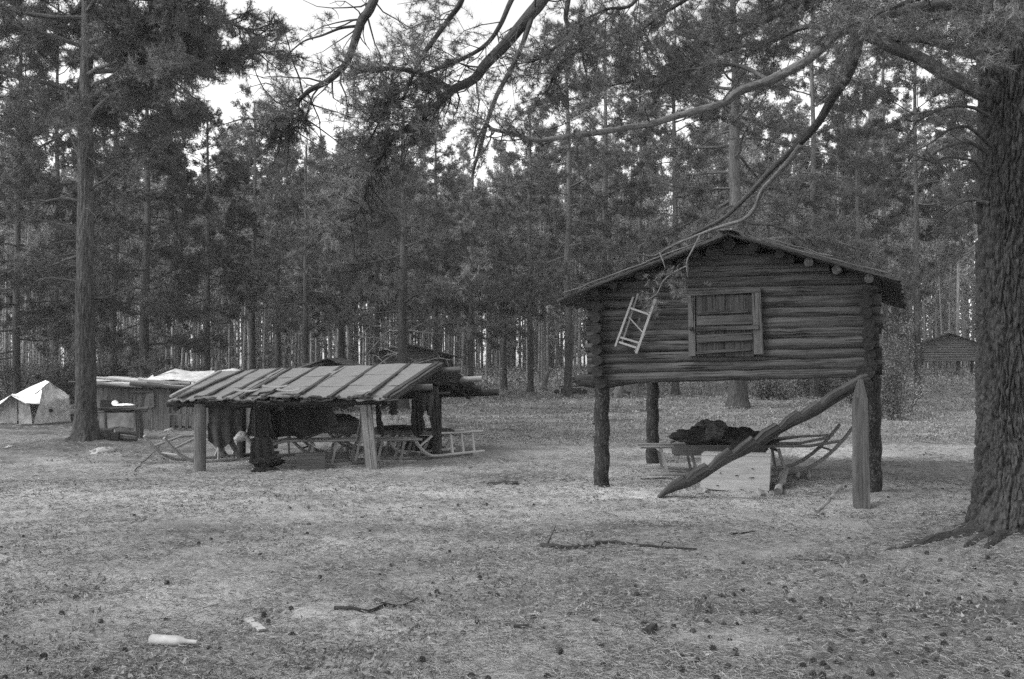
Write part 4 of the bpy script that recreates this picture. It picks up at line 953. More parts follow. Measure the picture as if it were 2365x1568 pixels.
mb = MB(); mb.plank(RPs(1.0, 1.0, -.03), RPs(1.0, 2.02, -.02), .15, .03, side=(.5, 0, 1), jit=.08, nseg=6, warp=.01); part(mb, 'barge_board', WOODD, shed)
def purl(t, s0, s1, dz, r_, mats, name='purlin'):
    mb = MB(); mb.log(RPs(s0, t, dz), RPs(s1, t, dz), r_, r_*.9, 12, 0, 1, .14); part(mb, name, mats, shed)
purl(.06, -.03, 1.01, -.10, .055, [WOODD, ENDL]); purl(.5, -.02, 1.07, -.13, .065, [WOODP, ENDL]); purl(1.0, -.03, 1.09, -.10, .06, [WOODP, ENDL])
purl(1.5, -.03, 1.10, -.03, .065, [WOODL, ENDL]); purl(1.72, -.03, 1.06, -.10, .07, [WOODD, ENDD]); purl(1.93, -.02, 1.11, -.09, .075, [WOODD, ENDD])
for s in (0.02, .5, .96):
    mb = MB(); mb.log(RPs(s, .0, -.16), RPs(s, 1.0, -.16), .04, .04, 8, 0, 1); part(mb, 'rafter', [WOODD, ENDD], shed)
    mb = MB(); mb.log(RPs(s, 1.98, -.17), RPs(s, 1.0, -.17), .04, .04, 8, 0, 1); part(mb, 'rafter', [WOODD, ENDD], shed)
# curled bark and board scraps along the eave
rr = random.Random(12); mb = MB()
for k in range(46):
    s = rr.random(); l = rr.uniform(.06, .22); p = RPs(s, -.04+rr.uniform(-.02, .03), rr.uniform(-.03, .045)); mb.plank(p, p+[l, rr.uniform(-.03, .03), rr.uniform(-.02, .02)], rr.uniform(.04, .09), .012, side=(0, 1, .3), jit=.3, nseg=4, warp=.012)
part(mb, 'eave_bark', WOODD, shed)
for (px, py, w, h) in ((628, 916, 50, 0), (680, 911, 55, -1), (440, 917, 30, 4)): pass
for (s, t, l, lab) in ((.43, .16, .42, 'curled pale roof scrap lying near the middle of the eave'), (.52, .04, .38, 'second curled pale roof scrap at the eave right of the first'), (.86, .0, .36, 'pale roof scrap on the eave above the right front post'), (.33, .04, .40, 'long pale roof scrap at the eave above the hanging coat')):
    a = RPs(s, t, .075); g = np.zeros((7, 5, 3))
    for i in range(7):
        for j in range(5): u, v = i/6, j/4; g[i, j] = a + np.array([l*(u-.5), .14*(v-.5), .012+.03*abs(2*u-1)**2+.02*v])
    mb = MB(); mb.grid(g[::-1], 0, .008); solo(mb, 'roof_scrap', WOODL, a, lab, 'scrap', 'roof scraps on the shelter eave')
# posts
def spost(x, y, r_, top, mats, lean=(0, 0), sq=False, name='post'):
    g = g1(x, y); mb = MB(); k = 12; p = np.array([[x+lean[0]*i/k, y+lean[1]*i/k, g-.12+(top-g+.12)*i/k] for i in range(k+1)])
    if sq: mb.plank(p[0]-[.045, 0, 0], p[-1]-[.045, 0, 0], .095, .15, side=(1, 0, 0), jit=.05, nseg=10, warp=.004); mb.plank(p[0]+[.05, .01, 0], p[-1]+[.035, .01, -.02], .09, .15, side=(1, 0, 0), jit=.05, nseg=10, warp=.004)
    else: mb.tube(p, np.linspace(r_*1.05, r_*.95, k+1), 16, 0, 1, .14, int(x*10))
    part(mb, name, mats, shed)
pa = on(X(463, 16.05), 16.05); pb = on(X(862, 16.35), 16.35)
spost(pa[0], pa[1], .095, 1.07, [wood(.12, .5, 'dark_post_wood'), ENDD]); spost(pb[0], pb[1], .1, 1.10, [wood(.20, .45, 'pale_post_wood'), ENDL], (-.12, 0), True)
spost(X(1010, 19.2), 19.2, .08, 1.30, [WOODP, ENDD], (-.03, -.3)); spost(X(560, 18.5), 18.5, .07, 1.38, [WOODD, ENDD])
q = RPs(.04, 1.9); spost(q[0], q[1], .07, q[2]-.12, [WOODD, ENDD]); q = RPs(.82, 1.93); spost(q[0], q[1], .07, q[2]-.12, [WOODD, ENDD])
mb = MB(); mb.tube([P(430, 937, 16.25), P(560, 939, 16.3), P(700, 938, 16.4), P(800, 936, 16.5)], .024, 8, 0, 1, .1, 3); part(mb, 'hanging_pole', [WOODD, ENDD], shed)
mb = MB(); mb.tube([P(900, 912, 17.6), P(1040, 908, 17.8)], .024, 8, 0, 1, .1, 3); part(mb, 'hanging_pole', [WOODD, ENDD], shed)
mb = MB(); mb.tube([P(590, 912, 16.2), P(588, 945, 16.2), P(589, 1000, 16.25), P(592, 1018, 16.3)], .018, 8, 0, None, .1, 3); mb.tube([P(590, 918, 16.2), P(600, 908, 16.2), P(625, 905, 16.25)], .016, 8); part(mb, 'bent_rod', WOODD, shed)
# ------------------------------------------------------------------ hides and clothes hanging in the shelter
def hang(name, top, bot, Y, tone, label, seed, folds=5, amp=.035, fur=False, cat=None, thick=.012, group='hides and clothes hanging in the shelter'):
    """top/bot: list of (px,py) from left to right, same length"""
    n = 34; m = 26; tx = np.linspace(0, 1, len(top)); u = np.linspace(0, 1, n); T0 = np.array(top, float); B0 = np.array(bot, float)
    tp = np.stack([np.interp(u, tx, T0[:, k]) for k in (0, 1)], -1); bx = np.linspace(0, 1, len(bot)); bp = np.stack([np.interp(u, bx, B0[:, k]) for k in (0, 1)], -1)
    g = np.zeros((n, m, 3)); r = np.random.default_rng(seed); ph = r.random()*6
    for i in range(n):
        for j in range(m):
            v = j/(m-1); px, py = tp[i]*(1-v)+bp[i]*v; py += (4*(fbm(np.array([i*.35]), np.array([seed*1.]), 0, 3, 2)[0]-.5))*v*2; px += (vn(np.array([v*5.]), np.array([seed+(.0 if i < n/2 else 9.)]), 0, 2)[0]-.5)*5*abs(2*i/(n-1)-1)
            yy = Y + amp*(.3+v)*sin(u[i]*folds*2*pi+ph+1.2*sin(v*3)) + .04*(fbm(np.array([u[i]*3]), np.array([v*3.]), 0, seed, 3)[0]-.5)
            g[i, j] = P(px, py, yy)
    mb = MB(); mb.grid(g, 0, thick, True); c = g[n//2, 0]; tag_ = cloth_mat(tone, name+'_fabric', 26, fur)
    solo(mb, name, tag_, c, label, cat or name.replace('_', ' '), group)
hang('animal_hide', [(479, 936), (520, 938), (557, 937)], [(482, 1018), (500, 1030), (520, 1032), (540, 1012), (555, 992)], 16.75, .05, 'dark brown stretched hide hanging just right of the left front post', 21, 3, .03, True, 'hide')
for (a, b, lab) in (((507, 1022), (522, 1052), 'left leg strip dangling from the hide by the left post'), ((530, 1012), (558, 1058), 'right leg strip dangling from the hide by the left post')):
    hang('hide_strip', [(a[0]-6, a[1]), (a[0]+6, a[1])], [(b[0]-7, b[1]), (b[0]+5, b[1])], 16.8, .07, lab, 22, 1, .01, True, 'hide strip')
hang('long_coat', [(584, 930), (598, 925), (618, 925)], [(569, 1004), (590, 1010), (618, 1010), (632, 1004)], 16.35, .022, 'long dark pleated coat hanging on the bent rod', 23, 4, .022, False, 'coat')
hang('big_hide', [(612, 918), (650, 917), (700, 917), (738, 918)], [(600, 1004), (630, 1014), (665, 1006), (702, 1014), (742, 996)], 16.6, .012, 'very large black fur hide filling the middle of the shelter', 24, 3, .06, True, 'hide')
hang('black_hide', [(600, 922), (660, 922), (720, 922)], [(596, 995), (660, 1000), (716, 990)], 16.95, .010, 'second black hide hanging deeper behind the very large one', 29, 3, .05, True, 'hide')
hang('grey_cloth', [(722, 919), (745, 918), (762, 919)], [(718, 985), (750, 987), (782, 984)], 16.9, .055, 'plain dark grey cloth hanging right of the black hide', 25, 2, .02, False, 'cloth')
hang('skirt', [(582, 1012), (600, 1008), (625, 1012)], [(577, 1066), (598, 1074), (626, 1072), (643, 1062)], 16.15, .013, 'black skirt hanging low beneath the long pleated coat', 26, 3, .018, False, 'skirt')
hang('pale_hide', [(838, 926), (846, 922), (852, 926)], [(820, 1014), (838, 1024), (856, 1018)], 16.75, .20, 'pale fur hide hanging right behind the right front post', 27, 2, .03, True, 'hide')
hang('dark_scarf', [(868, 930), (874, 928)], [(872, 1000), (888, 1006), (884, 990)], 16.9, .03, 'dark ragged scarf showing right of the right front post', 28, 1, .02, False, 'scarf')
hang('dark_trousers', [(950, 915), (963, 909), (978, 910)], [(951, 1004), (962, 1007), (972, 1006), (978, 1000)], 17.65, .03, 'dark trousers hanging left of the right rear post', 31, 3, .03, False, 'trousers')
hang('striped_jacket', [(968, 912), (985, 910), (1002, 911)], [(972, 940), (986, 952), (996, 968)], 17.7, .06, 'grey jacket sleeve hanging between the dark trousers and the rear post', 32, 2, .04, False, 'jacket')
hang('work_trousers', [(985, 911), (1000, 909), (1016, 912)], [(1000, 1008), (1010, 1011), (1019, 1008)], 17.75, .045, 'long straight dark trousers hanging in front of the right rear post', 33, 3, .03, False, 'trousers')
hang('rag', [(899, 919), (908, 918), (917, 919)], [(899, 952), (906, 958), (917, 955)], 16.6, .035, 'small dark rag hanging under the eave near the right end', 34, 3, .02, False, 'rag')
hang('light_rag', [(589, 922), (600, 920), (612, 924)], [(591, 936), (600, 938), (612, 934)], 16.25, .30, 'small pale rag hooked at the top of the bent rod', 35, 1, .01, False, 'rag')
c = P(620, 1068, 16.0); mb = blob(c, (.19, .10, .08), 9, .9, rot=.4); solo(mb, 'fur_boot', cloth_mat(.010, 'black_fur', 40, True), c, 'black fur boot hanging at the foot of the black skirt', 'boot')
c = on(X(613, 15.9), 15.9, .03); mb = blob(c, (.17, .06, .045), 10, .8, rot=.2); solo(mb, 'fur_shoe', cloth_mat(.010, 'black_fur', 40, True), c, 'black fur shoe lying on the ground below the skirt', 'shoe')
# sleds in the shelter
sled((-5.13, 18.1), radians(227), 2.6, .74, .40, .28, 'wooden sled with tips jutting out left of the shelter', rise=.46, deck=False)
sled((X(770, 16.9), 17.15), radians(196), 2.7, .62, .38, .22, 'wooden sled in the middle of the shelter behind the dark box', rise=.50, deck=False)
sled((X(830, 18.3), 18.5), radians(176), 2.4, .6, .42, .15, 'wooden sled at the back of the shelter carrying a plank box', rise=.46)
sled((-1.40, 18.85), radians(230), 1.75, .78, .38, .44, 'short pale sled standing out of the right end of the shelter', rise=.42, cl=.62, deck=False)
sled((X(900, 19.6), 19.8), radians(184), 2.2, .6, .38, .13, 'dark sled behind the short pale one at the right end', rise=.44)
def plank_box(c, sx, sy, sz, yaw, mat, label, name='wooden_box', lid=True, lidlabel=None):
    th = thing(name, c, label, 'box'); cx, sn = cos(yaw), sin(yaw); ex = np.array([cx, sn, 0]); ey = np.array([-sn, cx, 0]); ez = np.array([0, 0, 1.])
    c = np.asarray(c, float)
    for nm, o_, d_, L_, w_ in (('front_board', -ey*sy/2, ex, sx, sz), ('back_board', ey*sy/2, ex, sx, sz), ('end_board', -ex*(sx/2-.012), ey, sy-.045, sz), ('end_board', ex*(sx/2-.012), ey, sy-.045, sz)):
        mb = MB(); n = 2 if sz > .2 else 1
        for k in range(n): z = sz*(k+.5)/n; mb.plank(c+o_-d_*L_/2+ez*z, c+o_+d_*L_/2+ez*z, sz/n*.985, .022, side=ez, jit=.01, nseg=3)
        part(mb, nm, mat, th)
    mb = MB(); mb.plank(c-ex*(sx/2-.03)+ez*.02, c+ex*(sx/2-.03)+ez*.02, sy-.05, .015, side=ey); part(mb, 'bottom', mat, th)
    if lid: mb = MB(); mb.plank(c-ex*(sx/2+.01)+ez*(sz+.014), c+ex*(sx/2+.01)+ez*(sz+.014), sy+.03, .018, side=ey, jit=.01, nseg=2); part(mb, 'lid', mat, th)
    return th
c = G(722, 1086); plank_box(on(X(720, 16.35), 16.3), .46, .32, .25, radians(12), wood(.075, .3, 'dark_box_wood'), 'dark closed wooden box standing on the ground at the front of the shelter')
c = P(786, 1014, 18.45); c[2] = g1(c[0], c[1])+.45; plank_box(c, .74, .42, .20, radians(-6), wood(.10, .35, 'box_wood'), 'open plank box with a dark hump riding on the rear sled')
cc = c+[0, 0, .22]; solo(blob(cc, (.32, .17, .12), 14, .2, flat=.4), 'dark_sack', cloth_mat(.025, 'black_cloth'), cc, 'dark rounded sack bulging out of the plank box on the rear sled', 'sack')
c = on(X(965, 19.5), 19.5); plank_box(c, .62, .3, .30, radians(0), wood(.035, .3, 'black_box_wood'), 'black box behind the runners of the short pale sled', lid=False)
c = on(X(915, 19.5), 19.7, .45); solo(blob(c, (.40, .2, .05), 15, .2), 'dark_cover', cloth_mat(.022, 'black_cloth'), c, 'flat dark cover lying on the rear right sled', 'cover')
c = on(-1.35, 18.9, .43); solo(blob(c, (.28, .2, .055), 16, .15), 'folded_blanket', cloth_mat(.04, 'grey_cloth'), c, 'dark folded blanket on the short pale sled', 'blanket')
c = P(555, 1012, 17.6); c[2] = g1(c[0], c[1])+.44; solo(blob(c, (.14, .12, .09), 17, .2), 'white_bag', cloth_mat(.42, 'white_cloth'), c, 'small white bag on the sled beside the left hide', 'bag')
c = on(X(838, 17.6), 17.6, .05); solo(blob(c, (.16, .12, .08), 18, .3, flat=.5), 'pale_stone', cloth_mat(.30, 'pale_stone'), c, 'pale stone lying between sled legs left of the right front post', 'stone')
ground_log((545, 1062), (640, 1050), .05, .045, 'dark log lying under the left sled inside the shelter', 'D')
ground_log((810, 1074), (1090, 1052), .035, .03, 'long weathered log under the runners at the right end of the shelter', 'P')
ground_log((310, 1089), (392, 1042), .010, .008, 'thin rod leaning across the tips of the left sled', 'P', 'rod', 'rod', lift=.35)
mb = MB(); mb.plank(P(600, 1008, 16.6), P(800, 985, 17.0), .09, .03, jit=.05, nseg=4); solo(mb, 'side_plank', WOODP, P(700, 998, 16.8), 'sloping plank resting on the sleds below the black hide', 'plank')

# ------------------------------------------------------------------ canvas shack, table, tent at the left
CANV = cloth_mat(.50, 'pale_canvas', 12); CANVD = cloth_mat(.14, 'dull_canvas', 12); CANVW = cloth_mat(.80, 'white_canvas', 12); DARKC = cloth_mat(.03, 'dark_cloth_and_hole_shade', 12)
def sheet(rows, n=9, sag=.0, noise_=.03, seed=0, thick=.012):
    """rows: list of rows of (px,py,Y); bilinear-refined sheet"""
    A = np.array([[P(*q) for q in row] for row in rows]); a, b = A.shape[:2]; ua = np.linspace(0, a-1, (a-1)*n+1); ub = np.linspace(0, b-1, (b-1)*n+1)
    B = np.stack([np.stack([np.interp(ua, range(a), A[:, j, k]) for j in range(b)], 1) for k in range(3)], -1)
    C = np.stack([np.stack([np.interp(ub, range(b), B[i, :, k]) for i in range(len(ua))], 0) for k in range(3)], -1)
    nz = fbm(C[..., 0]*1.8, C[..., 1]*1.8, C[..., 2]*3, seed, 3)-.5
    C[..., 2] += noise_*2*nz - sag*np.sin((ua % 1)*pi)[:, None]*np.sin((ub % 1)*pi)[None]; C[..., 1] += noise_*1.5*nz
    mb = MB(); mb.grid(C, 0, thick); return mb
YS = 25.6
sh = thing('plank_shack', on(X(340, 26.5), 26.5), 'low shack of planks and canvas with a crumpled pale roof', 'shack')
PLW = wood(.125, .4, 'shack_wood'); PLL = wood(.20, .35, 'shack_pale_wood')
def wall_planks(x0, x1, yt, yb, Y0, Y1, mats, w=.12, seed=0):
    rr = random.Random(seed); mb = MB(); n = max(2, int(abs(X(x1, Y0)-X(x0, Y0))/w))
    for k in range(n):
        f = (k+.5)/n; px = x0+(x1-x0)*f; Y = Y0+(Y1-Y0)*f; b = on(X(px, Y), Y, -.05); t = P(px, yt+rr.uniform(-1, 1), Y); t[0] = b[0]; mb.plank(b, [t[0], t[1], t[2]], w*.97*abs(X(x1, Y0)-X(x0, Y0))/n/w, .025, side=(1, 0, 0), jit=.03, nseg=2, warp=.006)
    return mb
part(wall_planks(329, 392, 897, 992, YS, YS, 0, .13, 1), 'wall', PLW, sh); part(wall_planks(392, 470, 905, 990, YS+.1, YS+.3, 0, .14, 2), 'wall', PLL, sh); part(wall_planks(470, 620, 905, 990, YS+.3, YS+.5, 0, .14, 6), 'wall', PLL, sh)
part(wall_planks(215, 300, 890, 985, YS+.4, YS+.4, 0, .13, 3), 'wall', PLW, sh); part(wall_planks(300, 330, 890, 985, YS+.2, YS, 0, .1, 4), 'wall', PLW, sh)
part(wall_planks(215, 620, 880, 980, 29.3, 29.3, 0, .3, 5), 'wall', PLW, sh)
part(sheet([[(231, 952, YS-.1), (270, 951, YS-.1), (309, 952, YS-.12)], [(231, 990, YS-.1), (270, 985, YS-.2), (309, 988, YS-.15)]], 8, 0, .05, 3), 'canvas_sheet', CANVD, sh)
mb = MB(); mb.plank(P(232, 934, YS+.30), P(272, 934, YS+.30), .22, .03); part(mb, 'opening_shade_board', DARKC, sh)  # dark board painted as the shade inside an opening; the wall has no hole
part(sheet([[(205, 884, YS-.35), (300, 887, YS-.3), (400, 893, YS-.25), (520, 895, YS-.2), (620, 893, YS)], [(205, 874, 27.0), (300, 877, 27), (400, 880, 27), (520, 882, 27), (640, 880, 27)], [(210, 870, 29.6), (300, 871, 29.6), (400, 872, 29.6), (520, 872, 29.6), (640, 872, 29.6)]], 12, 0, .05, 4), 'roof', CANV, sh)
part(sheet([[(330, 884, 26.4), (372, 879, 26.4), (397, 876, 26.5), (440, 880, 26.5), (480, 884, 26.6), (560, 884, 26.6), (640, 884, 26.6)], [(350, 868, 27.4), (378, 858, 27.4), (397, 850, 27.4), (440, 858, 27.5), (500, 857, 27.6), (541, 851, 27.6), (612, 872, 27.6)], [(360, 878, 28.6), (385, 872, 28.6), (400, 870, 28.6), (450, 874, 28.6), (500, 874, 28.6), (560, 874, 28.6), (620, 880, 28.6)]], 10, .0, .03, 8), 'canvas_cover', CANV, sh)
for (a, b, r_, m) in [((212, 884, YS-.45), (330, 892, YS-.35), .045, WOODL), ((300, 886, YS-.5), (470, 899, YS-.3), .05, WOODP), ((215, 872, YS+.2), (340, 884, YS), .03, WOODL), ((320, 880, YS+.1), (440, 886, YS), .06, PLL), ((222, 892, YS-.4), (350, 896, YS-.3), .03, WOODD), ((300, 906, YS-.2), (345, 905, YS-.2), .03, WOODP), ((158, 882, YS), (300, 880, YS+.3), .03, WOODP), ((355, 868, 27), (402, 850, 27), .03, WOODD)]:
    mb = MB(); mb.log(P(*a), P(*b), r_, r_*.9, 9, 0, 1, .2); part(mb, 'roof_pole', [m, ENDL], sh)
mb = MB(); mb.tube([P(502, 872, 27.3), P(502, 834, 27.3)], [.075, .075], 12); part(mb, 'stovepipe', plain('rusty_metal', .05, .6), sh)
part(sheet([[(338, 905, YS-.1), (343, 904, YS-.12), (354, 905, YS-.1)], [(332, 942, YS-.12), (343, 944, YS-.14), (356, 940, YS-.1)]], 5, 0, .02, 3), 'canvas_sheet', CANVD, sh)
# slatted pen panel by the shack
pn = thing('slatted_panel', on(X(418, 25.2), 25.2), 'low slatted panel leaning on the plank wall beside the shelter', 'panel')
for y in (957, 985): mb = MB(); mb.plank(P(387, y-1, 25.2), P(449, y+2, 25.2), .05, .03); part(mb, 'rail', WOODD if y > 970 else WOODP, pn)
for x in (389, 400, 416, 432, 446): mb = MB(); mb.plank(P(x, 957, 25.2), P(x, 989, 25.15), .07, .025, side=(1, 0, 0)); part(mb, 'slat', WOODP, pn)
# outdoor table on posts
tb = thing('rough_table', on(X(321, 22.4), 22.4), 'rough pole table between the thick pine and a leaning post', 'table')
for (px, yb, top, Y) in ((318, 1015, 944, 22.4), (328, 1013, 944, 22.6), (246, 1005, 950, 23.4)):
    b = on(X(px, Y), Y, -.05); mb = MB(); t_ = P(px-3, top-(10 if px > 300 else 0), Y); mb.log(b, t_, .05, .045, 9, 0, 1, .15); part(mb, 'post', [WOODP, ENDL], tb)
for (a, b) in (((201, 946, 22.5), (343, 943, 22.2)), ((215, 952, 23.2), (340, 949, 22.9))): mb = MB(); mb.log(P(*a), P(*b), .03, .03, 8, 0, 1, .15); part(mb, 'rail', [WOODP, ENDL], tb)
mb = MB()
for k in range(5): mb.plank(P(225+k*3, 943+k*1.2, 22.4+k*.17), P(318+k*2, 941+k*1.2, 22.3+k*.17), .15, .02, side=(0, 1, 0))
part(mb, 'table_top', WOODP, tb)
c = P(286, 936, 22.6); solo(blob(c, (.24, .14, .04), 31, .2, flat=.6), 'white_bundle', CANVW, c, 'flat white bundle on the rough table', 'bundle')
c = P(266, 931, 22.7); solo(blob(c, (.07, .07, .06), 32, .2), 'white_pouch', CANVW, c, 'tiny white pouch at the left end of the flat bundle', 'pouch')
c = P(305, 941, 22.5); solo(blob(c, (.16, .12, .035), 33, .2), 'dark_tray', DARKC, c, 'dark tray under the flat white bundle', 'tray')
# log bench, rags
bn = thing('log_bench', on(X(262, 21.2), 21.2), 'low bench of split logs on the ground right of the thick pine', 'bench')
for (x0, x1, y, Y) in ((212, 262, 1019, 21.6), (270, 318, 1021, 21.6), (214, 318, 1029, 21.2)): mb = MB(); a = on(X(x0, Y), Y, .14 if y < 1025 else .07); b = on(X(x1, Y), Y, .14 if y < 1025 else .07); mb.log(a, b, .06, .055, 10, 0, 1, .15); part(mb, 'log', [WOODP, ENDL], bn)
mb = MB(); mb.plank(on(X(265, 21.1), 21.1, .02), on(X(265, 21.1), 21.1, .17), .22, .12, side=(1, 0, 0)); part(mb, 'block', WOODD, bn)
def rag(pts, Y, mat, name, label, h=.06, seed=1, cat='rag'):
    (x0, y0), (x1, y1) = pts; a = G(x0, y0); b = G(x1, y1); c = (a+b)/2; c[2] = g1(c[0], c[1])+.005; solo(blob(c, (abs(b[0]-a[0])/2, max(.1, abs(b[1]-a[1])/2+.1), h), seed, .45, 26, 12, .8), name, mat, c, label, cat)
rag(((202, 1048), (272, 1042)), 19, cloth_mat(.34, 'pale_rag'), 'pale_rag', 'pale crumpled rag on the ground in front of the log bench', .09, 3)
rag(((150, 1033), (182, 1028)), 20, cloth_mat(.36, 'pale_rag2'), 'small_rag', 'small pale rag at the foot of the thick pine', .05, 4)
rag(((36, 1383-400), (60, 982)), 20, cloth_mat(.4, 'pale_rag3'), 'small_rag', 'small pale scrap on the ground before the tent', .04, 5)
rag(((14, 1034), (34, 1032)), 20, cloth_mat(.34, 'pale_rag3'), 'small_rag', 'tiny pale scrap near the left edge below the tent', .03, 6)
rag(((386, 997), (396, 995)), 20, cloth_mat(.45, 'pale_rag3'), 'white_cup', 'small white cup on the ground in front of the shack', .06, 7, 'cup')
rag(((788, 984), (800, 983)), 20, cloth_mat(.4, 'pale_rag3'), 'small_rag', 'pale scrap on the ground seen under the shelter roof', .04, 9)
# tent
tn = thing('canvas_tent', on(X(90, 29), 29), 'white canvas ridge tent with a sagging awning at the left edge of the photo', 'tent')
g_ = lambda px, Y: (px, 835+(CAMZ-g1(X(px, Y), Y)+.03)/Y*2299, Y)
part(sheet([[(95, 899, 28.2), (115, 882.5, 29.0), (128, 893, 29.2), (158, 914, 29.4)], [(94, 926, 28.0), (115, 925, 28.4), (135, 922, 28.8), (160, 920, 29.3)], [g_(77, 27.9), g_(105, 28.2), g_(135, 28.7), g_(163, 29.3)]], 10, .0, .035, 2), 'front_wall', CANVW, tn)
part(sheet([[(158, 914, 29.4), (160, 912, 32)], [g_(163, 29.3), g_(161, 32.2)]], 8, 0, .02, 2), 'side_wall', CANVW, tn)
part(sheet([[(115, 882.5, 29.0), (105, 879, 32.2)], [(158, 914, 29.4), (150, 906, 32.4)]], 8, .02, .02, 5), 'roof', CANVW, tn)
part(sheet([[(115, 882.5, 29.0), (105, 879, 32.2)], [(96, 898, 28.2), (62, 898, 32.0)], [(60, 925, 28.4), (30, 915, 32)]], 8, .04, .03, 6), 'roof', CANVW, tn)
part(sheet([[(30, 910, 29.8), (60, 908, 29.6), (95, 898, 28.3)], [(26.5, 911, 28.0), (62, 918, 28.0), (96, 905, 28.0)], [(26, 912, 27.4), (60, 932, 27.3), (92, 931, 27.7)]], 9, .05, .04, 7), 'awning', CANVW, tn)
part(sheet([[(30, 910, 29.8), (5, 925, 29.8), (-40, 950, 29.8)], [(26, 912, 27.4), (-2, 936, 27.4), (-45, 962, 27.4)]], 9, .02, .02, 7), 'awning', CANVW, tn)
part(sheet([[(-8, 938, 27.9), (26, 915, 27.9), (40, 921, 27.95)], [g_(-8, 27.9), g_(20, 27.9), g_(40, 27.95)]], 9, 0, .03, 9), 'front_flap', CANV, tn)
part(sheet([[(42, 922, 27.8), (56, 930, 27.85), (68, 933, 27.9)], [g_(43, 27.8), g_(58, 27.85), g_(75, 27.8)]], 9, 0, .03, 10), 'front_flap', CANV, tn)
part(sheet([[(-20, 940, 29.6), (40, 925, 29.6), (90, 930, 29.6)], [g_(-20, 29.6), g_(40, 29.6), g_(90, 29.6)]], 5, 0, .02, 12), 'rear_wall', CANV, tn)
w0 = P(121, 948, 28.1); mb = MB(); mb.plank(w0-[.10, 0, 0], w0+[.13, 0.04, 0], .20, .02); part(mb, 'window_patch', cloth_mat(.30, 'patch_canvas'), tn)
mb = MB(); mb.tube([w0+[-.04, -.03, .0], w0+[-.04, .03, .0]], [.05, .05], 14); part(mb, 'hole_shade_disc', DARKC, tn)  # solid dark disc whose colour stands for the shade in a hole

# ------------------------------------------------------------------ far buildings
storehouse((X(2128, 78), 78.), np.array([cos(radians(18)), -sin(radians(18))]), np.array([sin(radians(18)), cos(radians(18))]), 4.1, 4.0, 'small distant log storehouse on posts seen left of the huge trunk', lambda u: 1.90, lambda u: 2.98, 6, (-.7, 2.95), (4.8, 2.95), (2.05, 3.95), True)
storehouse((X(872, 52), 52.), np.array([cos(radians(4)), -sin(radians(4))]), np.array([sin(radians(4)), cos(radians(4))]), 3.5, 3.0, 'distant decaying log storehouse behind the right half of the shelter roof', lambda u: 1.30, lambda u: 2.15, 5, (-.5, 2.15), (4.0, 2.05), (1.6, 2.62), True)
hutb = thing('gabled_log_hut', on(X(762, 34), 34), 'small dark gabled hut peeping over the middle of the shelter roof', 'hut')
mb = MB(); cx = X(762, 34); gz = g1(cx, 34)
for k in range(9):
    z = gz+.08+k*.15
    for y in (34.0, 36.0): mb.log([cx-.62, y, z], [cx+.50, y, z], .08, .08, 8, 0, 1)
    for x in (cx-.55, cx+.45): mb.log([x, 33.9, z+.05], [x, 36.1, z+.05], .08, .08, 8, 0, 1)
part(mb, 'wall', [WOODD, ENDD], hutb)
for sg in (-1, 1):
    mb = MB()
    for k in range(9): y = 33.6+k*.33; a = np.array([cx, y, 1.86+.01*(k % 2)]); b = P(762+sg*62 + (6 if sg > 0 else -12), 851, 34.0); mb.plank(a, [b[0], y, b[2]+.01*(k % 3)], .34, .03, side=(0, 1, 0), jit=.04, nseg=3)
    part(mb, 'roof', ROOFW, hutb)
mb = MB(); z0 = 1.36
mb.add(np.array([[cx-.75, 34.0, 1.50], [cx+.7, 34.0, 1.50], [cx, 34.0, 1.82], [cx-.75, 34.06, 1.50], [cx+.7, 34.06, 1.50], [cx, 34.06, 1.82]]), [(0, 1, 2), (5, 4, 3)], [((0, 0), (1, 0), (.5, .3))]*2, 0, False); part(mb, 'gable', WOODD, hutb)
mb = MB(); mb.log(P(672, 856, 32.5), P(728, 836, 33.2), .025, .02, 8, 0, 1); solo(mb, 'leaning_pole', [WOODL, ENDL], P(700, 846, 32.8), 'pale pole leaning against the small gabled hut', 'pole')
mb = MB(); mb.log([X(700, 34), 33.7, 1.62], [X(752, 34), 33.7, 1.66], .07, .07, 10, 0, 1); part(mb, 'eave_log', [WOODP, ENDL], hutb)
# low cart and stumps at the forest edge
ct = thing('low_cart', on(X(1318, 49.5), 49.5), 'low dark cart at the forest edge left of the storehouse', 'cart'); c = on(X(1318, 49.5), 49.5)
mb = MB()
for k in range(4): mb.plank(c+[-.62, -.3+k*.2, .36], c+[.62, -.3+k*.2, .36], .2, .04, side=(0, 1, 0), nseg=2, jit=.05)
part(mb, 'deck', wood(.22, .4, 'cart_wood'), ct)
mb = MB(); mb.plank(c+[-.5, -.42, .2], c+[.5, -.42, .2], .28, .04, nseg=3, jit=.06); part(mb, 'side_panel', DARKC, ct)
mb = MB(); mb.plank(c+[-.6, -.38, .42], c+[.5, -.38, .44], .06, .06); part(mb, 'rim', WOODD, ct)
for sx in (-.72, .66): mb = MB(); mb.tube([c+[sx, -.42, .14], c+[sx, -.30, .14]], [.14, .14], 16); part(mb, 'wheel', DARKC, ct)
